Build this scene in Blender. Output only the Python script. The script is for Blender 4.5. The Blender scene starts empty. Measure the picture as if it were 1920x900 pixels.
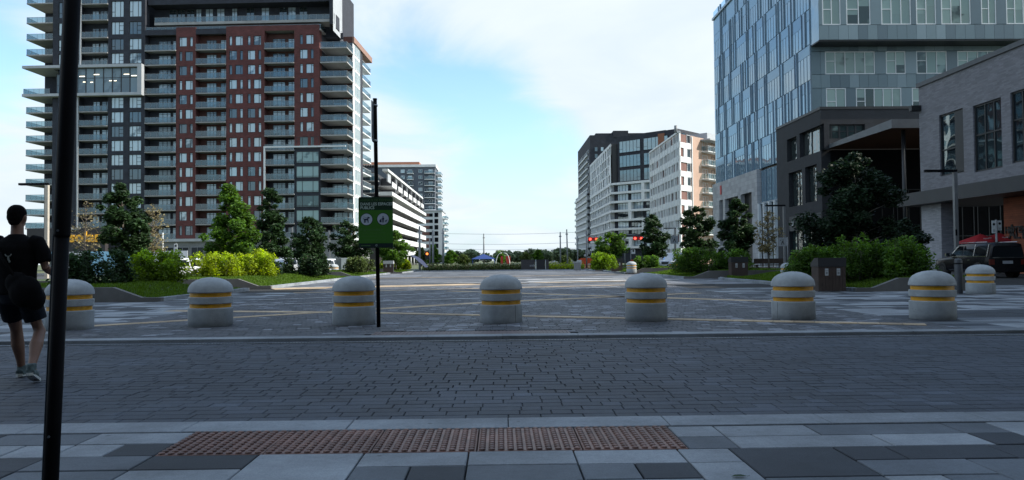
import bpy, bmesh, math, random
import numpy as np
from mathutils import Vector, Matrix, Euler
random.seed(7)
RNG = np.random.default_rng(7)
SC = bpy.context.scene
COL = SC.collection
R = math.radians
SUN_AZ = 93.5      # degrees clockwise from +Y (street axis) : sun stands to the right
SUN_EL = 37.0
SKY_STRENGTH = 0.10
SUN_STRENGTH = 5.0
EXPOSURE = 0.48

# ---------------------------------------------------------------- camera
CAM_H = 1.2
FPX = 1450.0
_yaw, _pitch, _roll = R(0.95), R(1.5), 0.0095
_f = Vector((math.sin(_yaw)*math.cos(_pitch), math.cos(_yaw)*math.cos(_pitch), math.sin(_pitch)))
_r0 = Vector((math.cos(_yaw), -math.sin(_yaw), 0))
_u0 = _r0.cross(_f)
_r = _r0*math.cos(_roll) - _u0*math.sin(_roll)
_u = _r.cross(_f)
CAMPOS = Vector((0, 0, CAM_H))
cam = bpy.data.cameras.new('camera')
cam.sensor_width = 36.0
cam.lens = 36.0*FPX/1920.0
cam.clip_start = 0.1
cam.clip_end = 9000
camo = bpy.data.objects.new('camera', cam)
COL.objects.link(camo)
camo.matrix_world = Matrix(((_r.x, _u.x, -_f.x, CAMPOS.x), (_r.y, _u.y, -_f.y, CAMPOS.y), (_r.z, _u.z, -_f.z, CAMPOS.z), (0, 0, 0, 1)))
SC.camera = camo

def ray(px, py):
    return _f + _r*((px-960)/FPX) + _u*((450-py)/FPX)
def atY(px, py, Y):
    d = ray(px, py); return CAMPOS + d*(Y/d.y)
def atX(px, py, X):
    d = ray(px, py); return CAMPOS + d*(X/d.x)
def ground(px, py, z=0.0):
    d = ray(px, py); return CAMPOS + d*((z-CAM_H)/d.z)
def on_plane(px, py, o, th):
    """hit of a photo measurement with a vertical facade plane through o turned by th; returns local (x, z)"""
    a = Vector((math.cos(th), math.sin(th), 0)); n = Vector((math.sin(th), -math.cos(th), 0))
    d = ray(px, py); t = (Vector(o)-CAMPOS).dot(n)/d.dot(n)
    p = CAMPOS + d*t
    return (p-Vector(o)).dot(a), p.z - o[2]

# ---------------------------------------------------------------- world and sun
SC.view_settings.view_transform = 'Standard'
SC.view_settings.look = 'None'
SC.view_settings.exposure = EXPOSURE
SC.view_settings.gamma = 1.0
W = bpy.data.worlds.new('World'); SC.world = W; W.use_nodes = True
def build_world():
    nt = W.node_tree; N = nt.nodes; L = nt.links; N.clear()
    out = N.new('ShaderNodeOutputWorld'); bg = N.new('ShaderNodeBackground')
    sky = N.new('ShaderNodeTexSky'); sky.sky_type = 'NISHITA'; sky.sun_disc = False
    sky.sun_elevation = R(SUN_EL); sky.sun_rotation = R(SUN_AZ); sky.altitude = 50; sky.air_density = 1.0; sky.dust_density = 1.2
    tc = N.new('ShaderNodeTexCoord')
    def math_(op, a, b=None, c=None, clamp=False):
        n = N.new('ShaderNodeMath'); n.operation = op; n.use_clamp = clamp
        for i, v in enumerate((a, b, c)):
            if v is None: continue
            if isinstance(v, (int, float)): n.inputs[i].default_value = v
            else: L.new(v, n.inputs[i])
        return n.outputs[0]
    def noise(vec, sc, det, rough=.5, dist=0.0):
        n = N.new('ShaderNodeTexNoise'); n.inputs['Scale'].default_value = sc; n.inputs['Detail'].default_value = det
        n.inputs['Roughness'].default_value = rough; n.inputs['Distortion'].default_value = dist
        L.new(vec, n.inputs['Vector']); return n.outputs[0]
    sep = N.new('ShaderNodeSeparateXYZ'); L.new(tc.outputs['Generated'], sep.inputs[0])
    z = math_('ADD', math_('MAXIMUM', sep.outputs[2], 0.0), 0.14)
    cx = math_('DIVIDE', sep.outputs[0], z); cy = math_('DIVIDE', sep.outputs[1], z)
    comb = N.new('ShaderNodeCombineXYZ'); L.new(cx, comb.inputs[0]); L.new(math_('MULTIPLY', cy, 0.8), comb.inputs[1])
    big = noise(comb.outputs[0], 0.55, 3, .5, .4)
    fine = noise(comb.outputs[0], 1.7, 9, .56, .5)
    m = math_('ADD', math_('MULTIPLY', big, .62), math_('MULTIPLY', fine, .38))
    # broad weather: where the cloud deck opens and closes over the street
    def blob(px, py, rad, amp):
        d = ray(px, py).normalized()
        vd = N.new('ShaderNodeVectorMath'); vd.operation = 'DISTANCE'
        L.new(tc.outputs['Generated'], vd.inputs[0]); vd.inputs[1].default_value = d
        q = math_('DIVIDE', vd.outputs['Value'], rad); q = math_('POWER', q, 2.0)
        return math_('MULTIPLY', math_('EXPONENT', math_('MULTIPLY', q, -1.0)), amp)
    for b in ((760, 190, .10, -.16), (930, 150, .10, -.15), (1010, 240, .11, -.13), (890, 265, .07, -.10), (1040, 300, .06, -.08), (10, 150, .05, -.14), (10, 40, .05, -.12),
              (1250, 190, .16, .14), (850, 30, .15, .16), (1150, 50, .14, .16), (730, 265, .07, .14), (860, 285, .05, .10), (860, 360, .08, .05), (60, 310, .12, .18), (60, 30, .06, .08), (1250, 110, .1, .1)):
        m = math_('ADD', m, blob(*b))
    hz = math_('POWER', math_('SUBTRACT', 1.0, math_('MAXIMUM', sep.outputs[2], 0.0), clamp=True), 8.0)
    m = math_('ADD', m, math_('MULTIPLY', hz, .05))
    mr = N.new('ShaderNodeMapRange'); mr.interpolation_type = 'SMOOTHSTEP'
    L.new(m, mr.inputs[0]); mr.inputs[1].default_value = .40; mr.inputs[2].default_value = .60
    cm = mr.outputs[0]
    # pale milky air towards the horizon
    hor = math_('POWER', math_('SUBTRACT', 1.0, math_('ABSOLUTE', sep.outputs[2]), clamp=True), 11.0)
    cloudc = N.new('ShaderNodeMix'); cloudc.data_type = 'RGBA'
    L.new(fine, cloudc.inputs[0]); cloudc.inputs[6].default_value = (4.9, 5.9, 6.6, 1); cloudc.inputs[7].default_value = (7.4, 7.9, 8.2, 1)
    skyt = N.new('ShaderNodeMix'); skyt.data_type = 'RGBA'; skyt.blend_type = 'MULTIPLY'; skyt.inputs[0].default_value = 1
    L.new(sky.outputs[0], skyt.inputs[6]); skyt.inputs[7].default_value = SKYTINT
    hm = N.new('ShaderNodeMix'); hm.data_type = 'RGBA'; L.new(math_('MULTIPLY', hor, .9), hm.inputs[0]); L.new(skyt.outputs[2], hm.inputs[6]); hm.inputs[7].default_value = (5.4, 6.5, 7.2, 1)
    fm = N.new('ShaderNodeMix'); fm.data_type = 'RGBA'; L.new(cm, fm.inputs[0]); L.new(hm.outputs[2], fm.inputs[6]); L.new(cloudc.outputs[2], fm.inputs[7])
    L.new(fm.outputs[2], bg.inputs[0]); bg.inputs[1].default_value = SKY_STRENGTH
    L.new(bg.outputs[0], out.inputs[0])
SKYTINT = (1.6, 1.92, 2.05, 1)
build_world()
sun = bpy.data.lights.new('sun', 'SUN'); sun.energy = SUN_STRENGTH; sun.angle = R(0.53); sun.color = (1.0, .94, .84)
suno = bpy.data.objects.new('sun', sun); COL.objects.link(suno)
_sd = Vector((math.sin(R(SUN_AZ))*math.cos(R(SUN_EL)), math.cos(R(SUN_AZ))*math.cos(R(SUN_EL)), math.sin(R(SUN_EL))))
suno.rotation_euler = _sd.to_track_quat('Z', 'Y').to_euler(); suno.location = (60, 0, 80)

# ---------------------------------------------------------------- materials
_mats = {}
def mat(name, col=(.5, .5, .5), rough=.75, var=.12, scale=4.0, bump=0.0, bscale=30.0, metal=0.0, rand=0.0, attr=False, spec=.5, emit=None, brick=None, coat=0.0, stain=0.0, pits=False, world=False):
    """procedural material: base colour with grain, optional per-object and per-face tone, bump, brick coursing"""
    if name in _mats: return _mats[name]
    m = bpy.data.materials.new(name); m.use_nodes = True; _mats[name] = m
    nt = m.node_tree; N = nt.nodes; L = nt.links
    b = N['Principled BSDF']; b.inputs['Roughness'].default_value = rough; b.inputs['Metallic'].default_value = metal
    b.inputs['Specular IOR Level'].default_value = spec; b.inputs['Coat Weight'].default_value = coat
    if emit:
        b.inputs['Emission Color'].default_value = (*emit[0], 1); b.inputs['Emission Strength'].default_value = emit[1]
    tc = N.new('ShaderNodeTexCoord'); src = tc.outputs['Object']
    if world: ge = N.new('ShaderNodeNewGeometry'); src = ge.outputs['Position']
    def mix(kind, fac, a, c):
        n = N.new('ShaderNodeMix'); n.data_type = 'RGBA'; n.blend_type = kind
        for i, v in ((0, fac), (6, a), (7, c)):
            if hasattr(v, 'is_linked'): L.new(v, n.inputs[i])
            else: n.inputs[i].default_value = v if i == 0 else ((*v, 1) if len(v) == 3 else v)
        return n.outputs[2]
    cur = None
    no = N.new('ShaderNodeTexNoise'); no.inputs['Scale'].default_value = scale; no.inputs['Detail'].default_value = 5; L.new(src, no.inputs['Vector'])
    ra = N.new('ShaderNodeMapRange'); ra.inputs[1].default_value = .3; ra.inputs[2].default_value = .7; ra.inputs[3].default_value = 1-var; ra.inputs[4].default_value = 1+var
    L.new(no.outputs[0], ra.inputs[0])
    cur = mix('MULTIPLY', 1.0, col, ra.outputs[0])
    if stain:
        n2 = N.new('ShaderNodeTexNoise'); n2.inputs['Scale'].default_value = scale*.23; n2.inputs['Detail'].default_value = 7; n2.inputs['Roughness'].default_value = .7; L.new(src, n2.inputs['Vector'])
        r2 = N.new('ShaderNodeMapRange'); r2.inputs[1].default_value = .45; r2.inputs[2].default_value = .62; r2.inputs[3].default_value = 1; r2.inputs[4].default_value = 1-stain; L.new(n2.outputs[0], r2.inputs[0])
        cur = mix('MULTIPLY', 1.0, cur, r2.outputs[0])
    if world:
        nw = N.new('ShaderNodeTexNoise'); nw.inputs['Scale'].default_value = .8; nw.inputs['Detail'].default_value = 6; nw.inputs['Roughness'].default_value = .65; L.new(src, nw.inputs['Vector']); rw_ = N.new('ShaderNodeMapRange'); rw_.inputs[1].default_value = .35; rw_.inputs[2].default_value = .68; rw_.inputs[3].default_value = 1.25; rw_.inputs[4].default_value = .6; L.new(nw.outputs[0], rw_.inputs[0]); cur = mix('MULTIPLY', 1.0, cur, rw_.outputs[0])
        vg = N.new('ShaderNodeTexVoronoi'); vg.inputs['Scale'].default_value = 2.6; L.new(src, vg.inputs['Vector']); rg_ = N.new('ShaderNodeMapRange'); rg_.inputs[1].default_value = .035; rg_.inputs[2].default_value = .055; rg_.inputs[3].default_value = .55; rg_.inputs[4].default_value = 1; L.new(vg.outputs['Distance'], rg_.inputs[0]); cur = mix('MULTIPLY', 1.0, cur, rg_.outputs[0])
    if pits:
        vo = N.new('ShaderNodeTexVoronoi'); vo.inputs['Scale'].default_value = 16; L.new(src, vo.inputs['Vector']); r5 = N.new('ShaderNodeMapRange'); r5.inputs[1].default_value = .06; r5.inputs[2].default_value = .12; r5.inputs[3].default_value = .25; r5.inputs[4].default_value = 1; L.new(vo.outputs['Distance'], r5.inputs[0])
        n6 = N.new('ShaderNodeTexNoise'); n6.inputs['Scale'].default_value = 5; L.new(src, n6.inputs['Vector']); g6 = N.new('ShaderNodeMath'); g6.operation = 'GREATER_THAN'; g6.inputs[1].default_value = .62; L.new(n6.outputs[0], g6.inputs[0]); cur = mix('MULTIPLY', g6.outputs[0], cur, r5.outputs[0])
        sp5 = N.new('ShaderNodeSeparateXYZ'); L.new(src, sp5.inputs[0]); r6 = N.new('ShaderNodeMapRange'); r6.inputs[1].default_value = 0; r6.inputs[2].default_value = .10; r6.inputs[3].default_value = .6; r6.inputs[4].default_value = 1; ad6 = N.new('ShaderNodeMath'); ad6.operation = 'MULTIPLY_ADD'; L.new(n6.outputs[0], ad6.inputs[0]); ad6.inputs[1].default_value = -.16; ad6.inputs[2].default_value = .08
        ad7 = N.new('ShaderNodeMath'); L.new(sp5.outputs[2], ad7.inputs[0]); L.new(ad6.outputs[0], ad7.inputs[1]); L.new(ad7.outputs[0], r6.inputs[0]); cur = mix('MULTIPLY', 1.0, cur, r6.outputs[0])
    if rand:
        oi = N.new('ShaderNodeObjectInfo'); r3 = N.new('ShaderNodeMapRange'); r3.inputs[3].default_value = 1-rand; r3.inputs[4].default_value = 1+rand; L.new(oi.outputs['Random'], r3.inputs[0])
        cur = mix('MULTIPLY', 1.0, cur, r3.outputs[0])
    if attr:
        at = N.new('ShaderNodeAttribute'); at.attribute_name = 'tone'; cur = mix('MULTIPLY', 1.0, cur, at.outputs['Fac'])
    hgt = None
    if brick:
        bw, bh, bcol = brick
        bt = N.new('ShaderNodeTexBrick'); bt.inputs['Scale'].default_value = 1.0; bt.inputs['Brick Width'].default_value = bw; bt.inputs['Row Height'].default_value = bh
        bt.inputs['Mortar Size'].default_value = min(bw, bh)*.06; bt.inputs['Color1'].default_value = (.82, .82, .82, 1); bt.inputs['Color2'].default_value = (1.15, 1.15, 1.15, 1); bt.inputs['Mortar'].default_value = (*bcol, 1)
        mp = N.new('ShaderNodeMapping'); L.new(src, mp.inputs[0])
        # coursing runs on walls: swap axes by using x+y along, z up
        sp = N.new('ShaderNodeSeparateXYZ'); L.new(src, sp.inputs[0]); ad = N.new('ShaderNodeMath'); ad.operation = 'ADD'; L.new(sp.outputs[0], ad.inputs[0]); L.new(sp.outputs[1], ad.inputs[1])
        cb = N.new('ShaderNodeCombineXYZ')
        if bcol[0] < 0: pass
        L.new(ad.outputs[0], cb.inputs[0]); L.new(sp.outputs[2], cb.inputs[1]); L.new(cb.outputs[0], bt.inputs['Vector'])
        cur = mix('MULTIPLY', 1.0, cur, bt.outputs['Color'])
    L.new(cur, b.inputs['Base Color'])
    if bump:
        nb = N.new('ShaderNodeTexNoise'); nb.inputs['Scale'].default_value = bscale; nb.inputs['Detail'].default_value = 4; L.new(src, nb.inputs['Vector'])
        bp = N.new('ShaderNodeBump'); bp.inputs['Strength'].default_value = bump; bp.inputs['Distance'].default_value = .01; L.new(nb.outputs[0], bp.inputs['Height']); L.new(bp.outputs[0], b.inputs['Normal'])
    return m

def glass(name, dark=(.012, .018, .024), curtain=(.25, .3, .3), share=.5, ior=1.9, tint=(.85, .95, 1.0), rough=.02, wav=0.0, wscale=.5):
    """facade glazing: mirror-like coat over a dark room or a drawn blind, chosen per pane"""
    if name in _mats: return _mats[name]
    m = bpy.data.materials.new(name); m.use_nodes = True; _mats[name] = m
    nt = m.node_tree; N = nt.nodes; L = nt.links; N.clear()
    out = N.new('ShaderNodeOutputMaterial'); df = N.new('ShaderNodeBsdfDiffuse'); gl = N.new('ShaderNodeBsdfGlossy'); mx = N.new('ShaderNodeMixShader'); fr = N.new('ShaderNodeFresnel')
    fr.inputs['IOR'].default_value = ior; gl.inputs['Color'].default_value = (*tint, 1); gl.inputs['Roughness'].default_value = rough
    oi = N.new('ShaderNodeObjectInfo'); tc = N.new('ShaderNodeTexCoord')
    n1 = N.new('ShaderNodeTexNoise'); n1.inputs['Scale'].default_value = .6; L.new(tc.outputs['Object'], n1.inputs['Vector'])
    ad = N.new('ShaderNodeMath'); ad.operation = 'MULTIPLY_ADD'; L.new(n1.outputs[0], ad.inputs[0]); ad.inputs[1].default_value = .5; L.new(oi.outputs['Random'], ad.inputs[2])
    mr = N.new('ShaderNodeMapRange'); mr.inputs[1].default_value = 1.25-share; mr.inputs[2].default_value = 1.32-share; L.new(ad.outputs[0], mr.inputs[0])
    mc = N.new('ShaderNodeMix'); mc.data_type = 'RGBA'; L.new(mr.outputs[0], mc.inputs[0]); mc.inputs[6].default_value = (*dark, 1); mc.inputs[7].default_value = (*curtain, 1)
    L.new(mc.outputs[2], df.inputs[0])
    if wav:
        nb = N.new('ShaderNodeTexNoise'); nb.inputs['Scale'].default_value = wscale; nb.inputs['Detail'].default_value = 1; L.new(tc.outputs['Object'], nb.inputs['Vector'])
        bp = N.new('ShaderNodeBump'); bp.inputs['Strength'].default_value = wav; bp.inputs['Distance'].default_value = .1; L.new(nb.outputs[0], bp.inputs['Height']); L.new(bp.outputs[0], gl.inputs['Normal'])
    L.new(fr.outputs[0], mx.inputs[0]); L.new(df.outputs[0], mx.inputs[1]); L.new(gl.outputs[0], mx.inputs[2]); L.new(mx.outputs[0], out.inputs[0])
    return m

def clearglass(name, tint=(.55, .68, .70), alpha=.45):
    """balcony glass: partly see-through, partly reflecting sheet"""
    if name in _mats: return _mats[name]
    m = bpy.data.materials.new(name); m.use_nodes = True; _mats[name] = m
    nt = m.node_tree; N = nt.nodes; L = nt.links; N.clear()
    out = N.new('ShaderNodeOutputMaterial'); tr = N.new('ShaderNodeBsdfTransparent'); tr.inputs[0].default_value = (*tint, 1)
    gl = N.new('ShaderNodeBsdfGlossy'); gl.inputs['Roughness'].default_value = .08; gl.inputs['Color'].default_value = (.8, .9, .95, 1)
    df = N.new('ShaderNodeBsdfDiffuse'); df.inputs[0].default_value = (.11, .14, .155, 1)
    mx = N.new('ShaderNodeMixShader'); mx.inputs[0].default_value = alpha*.45; L.new(tr.outputs[0], mx.inputs[1]); L.new(df.outputs[0], mx.inputs[2])
    m2 = N.new('ShaderNodeMixShader'); m2.inputs[0].default_value = .07; L.new(mx.outputs[0], m2.inputs[1]); L.new(gl.outputs[0], m2.inputs[2]); L.new(m2.outputs[0], out.inputs[0])
    return m

def leafmat(name, col, var=.35, trans=.35):
    if name in _mats: return _mats[name]
    m = bpy.data.materials.new(name); m.use_nodes = True; _mats[name] = m
    nt = m.node_tree; N = nt.nodes; L = nt.links; N.clear()
    out = N.new('ShaderNodeOutputMaterial'); at = N.new('ShaderNodeAttribute'); at.attribute_name = 'tone'
    mu = N.new('ShaderNodeMix'); mu.data_type = 'RGBA'; mu.blend_type = 'MULTIPLY'; mu.inputs[0].default_value = 1; mu.inputs[6].default_value = (*col, 1); L.new(at.outputs['Fac'], mu.inputs[7])
    pr = N.new('ShaderNodeBsdfPrincipled'); pr.inputs['Roughness'].default_value = .6; pr.inputs['Specular IOR Level'].default_value = .22; L.new(mu.outputs[2], pr.inputs['Base Color'])
    tl = N.new('ShaderNodeBsdfTranslucent'); hs = N.new('ShaderNodeHueSaturation'); hs.inputs['Hue'].default_value = .485; hs.inputs['Saturation'].default_value = 1.15; hs.inputs['Value'].default_value = 1.5; L.new(mu.outputs[2], hs.inputs['Color']); L.new(hs.outputs[0], tl.inputs[0])
    mx = N.new('ShaderNodeMixShader'); mx.inputs[0].default_value = trans; L.new(pr.outputs[0], mx.inputs[1]); L.new(tl.outputs[0], mx.inputs[2]); L.new(mx.outputs[0], out.inputs[0])
    return m

# ---------------------------------------------------------------- mesh building
class MB:
    def __init__(s): s.v = []; s.f = []; s.m = []; s.t = []; s.sm = []
    def quad(s, a, b, c, d, mi=0, tone=1.0):
        n = len(s.v); s.v += [tuple(a), tuple(b), tuple(c), tuple(d)]; s.f.append((n, n+1, n+2, n+3)); s.m.append(mi); s.t.append(tone); s.sm.append(False)
    def poly(s, pts, mi=0, tone=1.0):
        n = len(s.v); s.v += [tuple(p) for p in pts]; s.f.append(tuple(range(n, n+len(pts)))); s.m.append(mi); s.t.append(tone); s.sm.append(False)
    def box(s, x0, x1, y0, y1, z0, z1, mi=0, tone=1.0, skip=()):
        n = len(s.v)
        s.v += [(x0, y0, z0), (x1, y0, z0), (x1, y1, z0), (x0, y1, z0), (x0, y0, z1), (x1, y0, z1), (x1, y1, z1), (x0, y1, z1)]
        F = {'b': (0, 3, 2, 1), 't': (4, 5, 6, 7), 'f': (0, 1, 5, 4), 'r': (1, 2, 6, 5), 'k': (2, 3, 7, 6), 'l': (3, 0, 4, 7)}
        for k, q in F.items():
            if k in skip: continue
            s.f.append(tuple(n+i for i in q)); s.m.append(mi); s.t.append(tone); s.sm.append(False)
    def prism(s, pts, z0, z1, mi=0, tone=1.0):
        """vertical prism over an xy polygon (counter-clockwise)"""
        n = len(s.v); k = len(pts)
        s.v += [(p[0], p[1], z0) for p in pts] + [(p[0], p[1], z1) for p in pts]
        s.f.append(tuple(n+k+i for i in range(k))); s.f.append(tuple(n+k-1-i for i in range(k)))
        for i in range(k):
            j = (i+1) % k; s.f.append((n+i, n+j, n+k+j, n+k+i))
        s.m += [mi]*(k+2); s.t += [tone]*(k+2); s.sm += [False]*(k+2)
    def extrude(s, pts, d, mi=0, tone=1.0):
        """planar polygon pts swept by vector d"""
        n = len(s.v); k = len(pts); d = Vector(d)
        s.v += [tuple(p) for p in pts] + [tuple(Vector(p)+d) for p in pts]
        s.f.append(tuple(n+k+i for i in range(k))); s.f.append(tuple(n+k-1-i for i in range(k)))
        for i in range(k):
            j = (i+1) % k; s.f.append((n+i, n+j, n+k+j, n+k+i))
        s.m += [mi]*(k+2); s.t += [tone]*(k+2); s.sm += [False]*(k+2)
    def tube(s, pts, rad, seg=8, mi=0, cap=True, tone=1.0, smooth=True):
        P = [Vector(p) for p in pts]; rr = rad if isinstance(rad, (list, tuple)) else [rad]*len(P)
        rings = []
        for i, p in enumerate(P):
            d = (P[min(i+1, len(P)-1)]-P[max(i-1, 0)]).normalized()
            a = d.cross(Vector((0, 0, 1)))
            if a.length < .05: a = d.cross(Vector((0, 1, 0)))
            a.normalize(); b = d.cross(a)
            n = len(s.v)
            for k in range(seg):
                t = 2*math.pi*k/seg; s.v.append(tuple(p+a*(rr[i]*math.cos(t))+b*(rr[i]*math.sin(t))))
            rings.append(n)
        for i in range(len(P)-1):
            for k in range(seg):
                j = (k+1) % seg; s.f.append((rings[i]+k, rings[i+1]+k, rings[i+1]+j, rings[i]+j)); s.m.append(mi); s.t.append(tone); s.sm.append(smooth)
        if cap:
            s.f.append(tuple(rings[0]+k for k in range(seg))); s.f.append(tuple(rings[-1]+seg-1-k for k in range(seg))); s.m += [mi]*2; s.t += [tone]*2; s.sm += [False]*2
    def lathe(s, prof, seg=40, mi=0, c=(0, 0, 0), smooth=True):
        """profile of (r, z[, mat]) around z"""
        def ring(q):
            n = len(s.v)
            for k in range(seg):
                t = 2*math.pi*k/seg; s.v.append((c[0]+q[0]*math.cos(t), c[1]+q[0]*math.sin(t), c[2]+q[1]))
            return n
        prev = ring(prof[0]); lastd = None
        for i in range(len(prof)-1):
            d = Vector((prof[i+1][0]-prof[i][0], prof[i+1][1]-prof[i][1])).normalized()
            if lastd is not None and d.dot(lastd) < .86: prev = ring(prof[i])
            nxt = ring(prof[i+1]); a_, b_ = prev, nxt; prev = nxt; lastd = d
            for k in range(seg):
                j = (k+1) % seg; s.f.append((a_+k, a_+j, b_+j, b_+k)); s.m.append(mi); s.t.append(1.0); s.sm.append(smooth)
    def mesh(s, name, mats):
        me = bpy.data.meshes.new(name); me.from_pydata(s.v, [], s.f)
        for m in (mats if isinstance(mats, (list, tuple)) else [mats]): me.materials.append(m)
        if len(s.f):
            me.polygons.foreach_set('material_index', s.m); me.polygons.foreach_set('use_smooth', s.sm)
            a = me.attributes.new('tone', 'FLOAT', 'FACE'); a.data.foreach_set('value', s.t)
        me.update(); return me
    def build(s, name, mats, parent=None, loc=(0, 0, 0), rz=0.0):
        return link(name, s.mesh(name, mats), parent, loc, rz)
def link(name, data, parent=None, loc=(0, 0, 0), rz=0.0, rot=None, scale=None):
    o = bpy.data.objects.new(name, data); COL.objects.link(o); o.location = loc
    o.rotation_euler = rot if rot else (0, 0, rz)
    if scale: o.scale = scale
    if parent: o.parent = parent
    return o
def tag(o, label=None, cat=None, group=None, kind=None):
    if label: o['label'] = label
    if cat: o['category'] = cat
    if group: o['group'] = group
    if kind: o['kind'] = kind
    return o
def thing(name, label, cat, loc=(0, 0, 0), rz=0.0, group=None):
    return tag(link(name, None, None, loc, rz), label, cat, group)
def struct(o): o['kind'] = 'structure'; return o
def stuff(o): o['kind'] = 'stuff'; return o
def children_of(o): return [c for c in COL.objects if c.parent is o]
def copy_tree(root, loc, rz=0.0, label=None, scale=None, kids=None):
    r = root.copy(); COL.objects.link(r); r.location = loc; r.rotation_euler = (0, 0, rz)
    if scale: r.scale = scale
    if label: r['label'] = label
    for ch in list(root.children):
        c = ch.copy(); COL.objects.link(c); c.parent = r
        for g in ch.children:
            d = g.copy(); COL.objects.link(d); d.parent = c
    return r
_fontcache = {}
def text(body, size, material, parent=None, loc=(0, 0, 0), rot=(math.pi/2, 0, 0), depth=.004, name='lettering', align='LEFT', bold=0.0, sx=1.0):
    cu = bpy.data.curves.new('txt', 'FONT'); cu.body = body; cu.size = size; cu.extrude = depth; cu.align_x = align; cu.offset = bold; cu.resolution_u = 2
    o = bpy.data.objects.new('txt', cu); COL.objects.link(o)
    dg = bpy.context.evaluated_depsgraph_get(); me = bpy.data.meshes.new_from_object(o.evaluated_get(dg)); bpy.data.objects.remove(o)
    me.materials.clear(); me.materials.append(material)
    return link(name, me, parent, loc, rot=rot, scale=(sx, 1, 1))
# ---------------------------------------------------------------- ground surfaces
m_light = mat('granite_light', (.26, .285, .31), .7, .16, 90, .25, 220, rand=.10, attr=True, stain=.12, world=True)
m_mid = mat('granite_mid', (.115, .132, .152), .72, .16, 90, .25, 220, rand=.10, attr=True, stain=.12, world=True)
m_dark = mat('granite_dark', (.034, .040, .050), .75, .2, 90, .25, 220, rand=.12, attr=True, stain=.12, world=True)
m_joint = mat('joint_sand', (.010, .011, .012), .95, .2, 20)
m_paver = mat('road_paver', (.045, .055, .074), .7, .18, 60, .3, 200, rand=.2, attr=True, stain=.15, world=True)
m_kerb = mat('kerb_granite', (.235, .26, .285), .75, .14, 80, .25, 160, rand=.05, stain=.12, world=True)
m_tact = mat('cast_iron_rust', (.21, .115, .09), .5, .3, 25, .3, 90, metal=.3, stain=.3, world=True)
m_tan = mat('tan_paver', (.44, .33, .21), .75, .15, 40, .2, 150, rand=.15, attr=True, stain=.15, world=True)
m_steel = mat('galvanised_steel', (.42, .44, .46), .4, .15, 10, metal=.7)
m_ground = mat('soil_and_grass', (.09, .11, .05), .95, .35, .35, stain=.2)
m_asph = mat('asphalt', (.055, .057, .06), .85, .18, 30, .3, 120, stain=.2)

def slab_mesh(w, d, h=.035, c=.005):
    b = MB(); x, y = w/2, d/2
    v = [(-x, -y, -h), (x, -y, -h), (x, y, -h), (-x, y, -h), (-x, -y, -c), (x, -y, -c), (x, y, -c), (-x, y, -c), (-x+c, -y+c, 0), (x-c, -y+c, 0), (x-c, y-c, 0), (-x+c, y-c, 0)]
    b.v = v; b.f = [(8, 9, 10, 11)] + [(i, (i+1) % 4, 4+(i+1) % 4, 4+i) for i in range(4)] + [(4+i, 4+(i+1) % 4, 8+(i+1) % 4, 8+i) for i in range(4)]
    b.m = [0]*9; b.t = [1]*9; b.sm = [False]*9
    return b
_slabs = {}
def slab(name, x0, x1, y0, y1, material, parent, z=0.0, gap=.004, h=.035, jit=.0015, tone=1.0, tilt=.004):
    w, d = round(x1-x0-2*gap, 3), round(y1-y0-2*gap, 3); k = (w, d, material.name, h)
    if k not in _slabs: _slabs[k] = slab_mesh(w, d, h).mesh(name, [material])
    return link(name, _slabs[k], parent, ((x0+x1)/2, (y0+y1)/2, z+random.uniform(-jit, jit)), rot=(random.uniform(-tilt, tilt)*.4, random.uniform(-tilt, tilt)*.4, 0))
def slab_field(name, rects, mats, parent, z=0.0, gap=.004, c=.005, jit=.0015, drop=.012):
    """many paving units as one mesh. rects: x0,x1,y0,y1,matindex,tone"""
    A = np.array([r[:6] for r in rects], dtype=np.float64); n = len(A)
    zz = z + RNG.uniform(-jit, jit, n)
    x0, x1, y0, y1 = A[:, 0]+gap, A[:, 1]-gap, A[:, 2]+gap, A[:, 3]-gap
    V = np.zeros((n, 8, 3))
    for i, (a, b) in enumerate(((x0, y0), (x1, y0), (x1, y1), (x0, y1))):
        V[:, i] = np.stack([a, b, zz-drop], 1)
    for i, (a, b) in enumerate(((x0+c, y0+c), (x1-c, y0+c), (x1-c, y1-c), (x0+c, y1-c))):
        V[:, 4+i] = np.stack([a, b, zz + RNG.uniform(-.0007, .0007, n)], 1)
    F = np.array([(4, 5, 6, 7), (0, 1, 5, 4), (1, 2, 6, 5), (2, 3, 7, 6), (3, 0, 4, 7)])
    FF = (np.arange(n)*8)[:, None, None] + F[None]
    me = np_mesh(name, V.reshape(-1, 3), FF.reshape(-1, 4), mats, np.repeat(A[:, 4], 5), np.repeat(A[:, 5], 5))
    return link(name, me, parent)
def np_mesh(name, V, F, mats, mi=None, tone=None, smooth=False):
    me = bpy.data.meshes.new(name); n = len(V); k = F.shape[1]; nf = len(F)
    me.vertices.add(n); me.vertices.foreach_set('co', np.ascontiguousarray(V, dtype=np.float32).ravel())
    me.loops.add(nf*k); me.loops.foreach_set('vertex_index', np.ascontiguousarray(F, dtype=np.int32).ravel())
    me.polygons.add(nf); me.polygons.foreach_set('loop_start', np.arange(0, nf*k, k, dtype=np.int32))
    for m in (mats if isinstance(mats, (list, tuple)) else [mats]): me.materials.append(m)
    if mi is not None: me.polygons.foreach_set('material_index', np.asarray(mi, dtype=np.int32))
    me.polygons.foreach_set('use_smooth', np.full(nf, smooth))
    me.update(calc_edges=True)
    if tone is not None:
        a = me.attributes.new('tone', 'FLOAT', 'FACE'); a.data.foreach_set('value', np.asarray(tone, dtype=np.float32))
    me.validate(); return me
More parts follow.
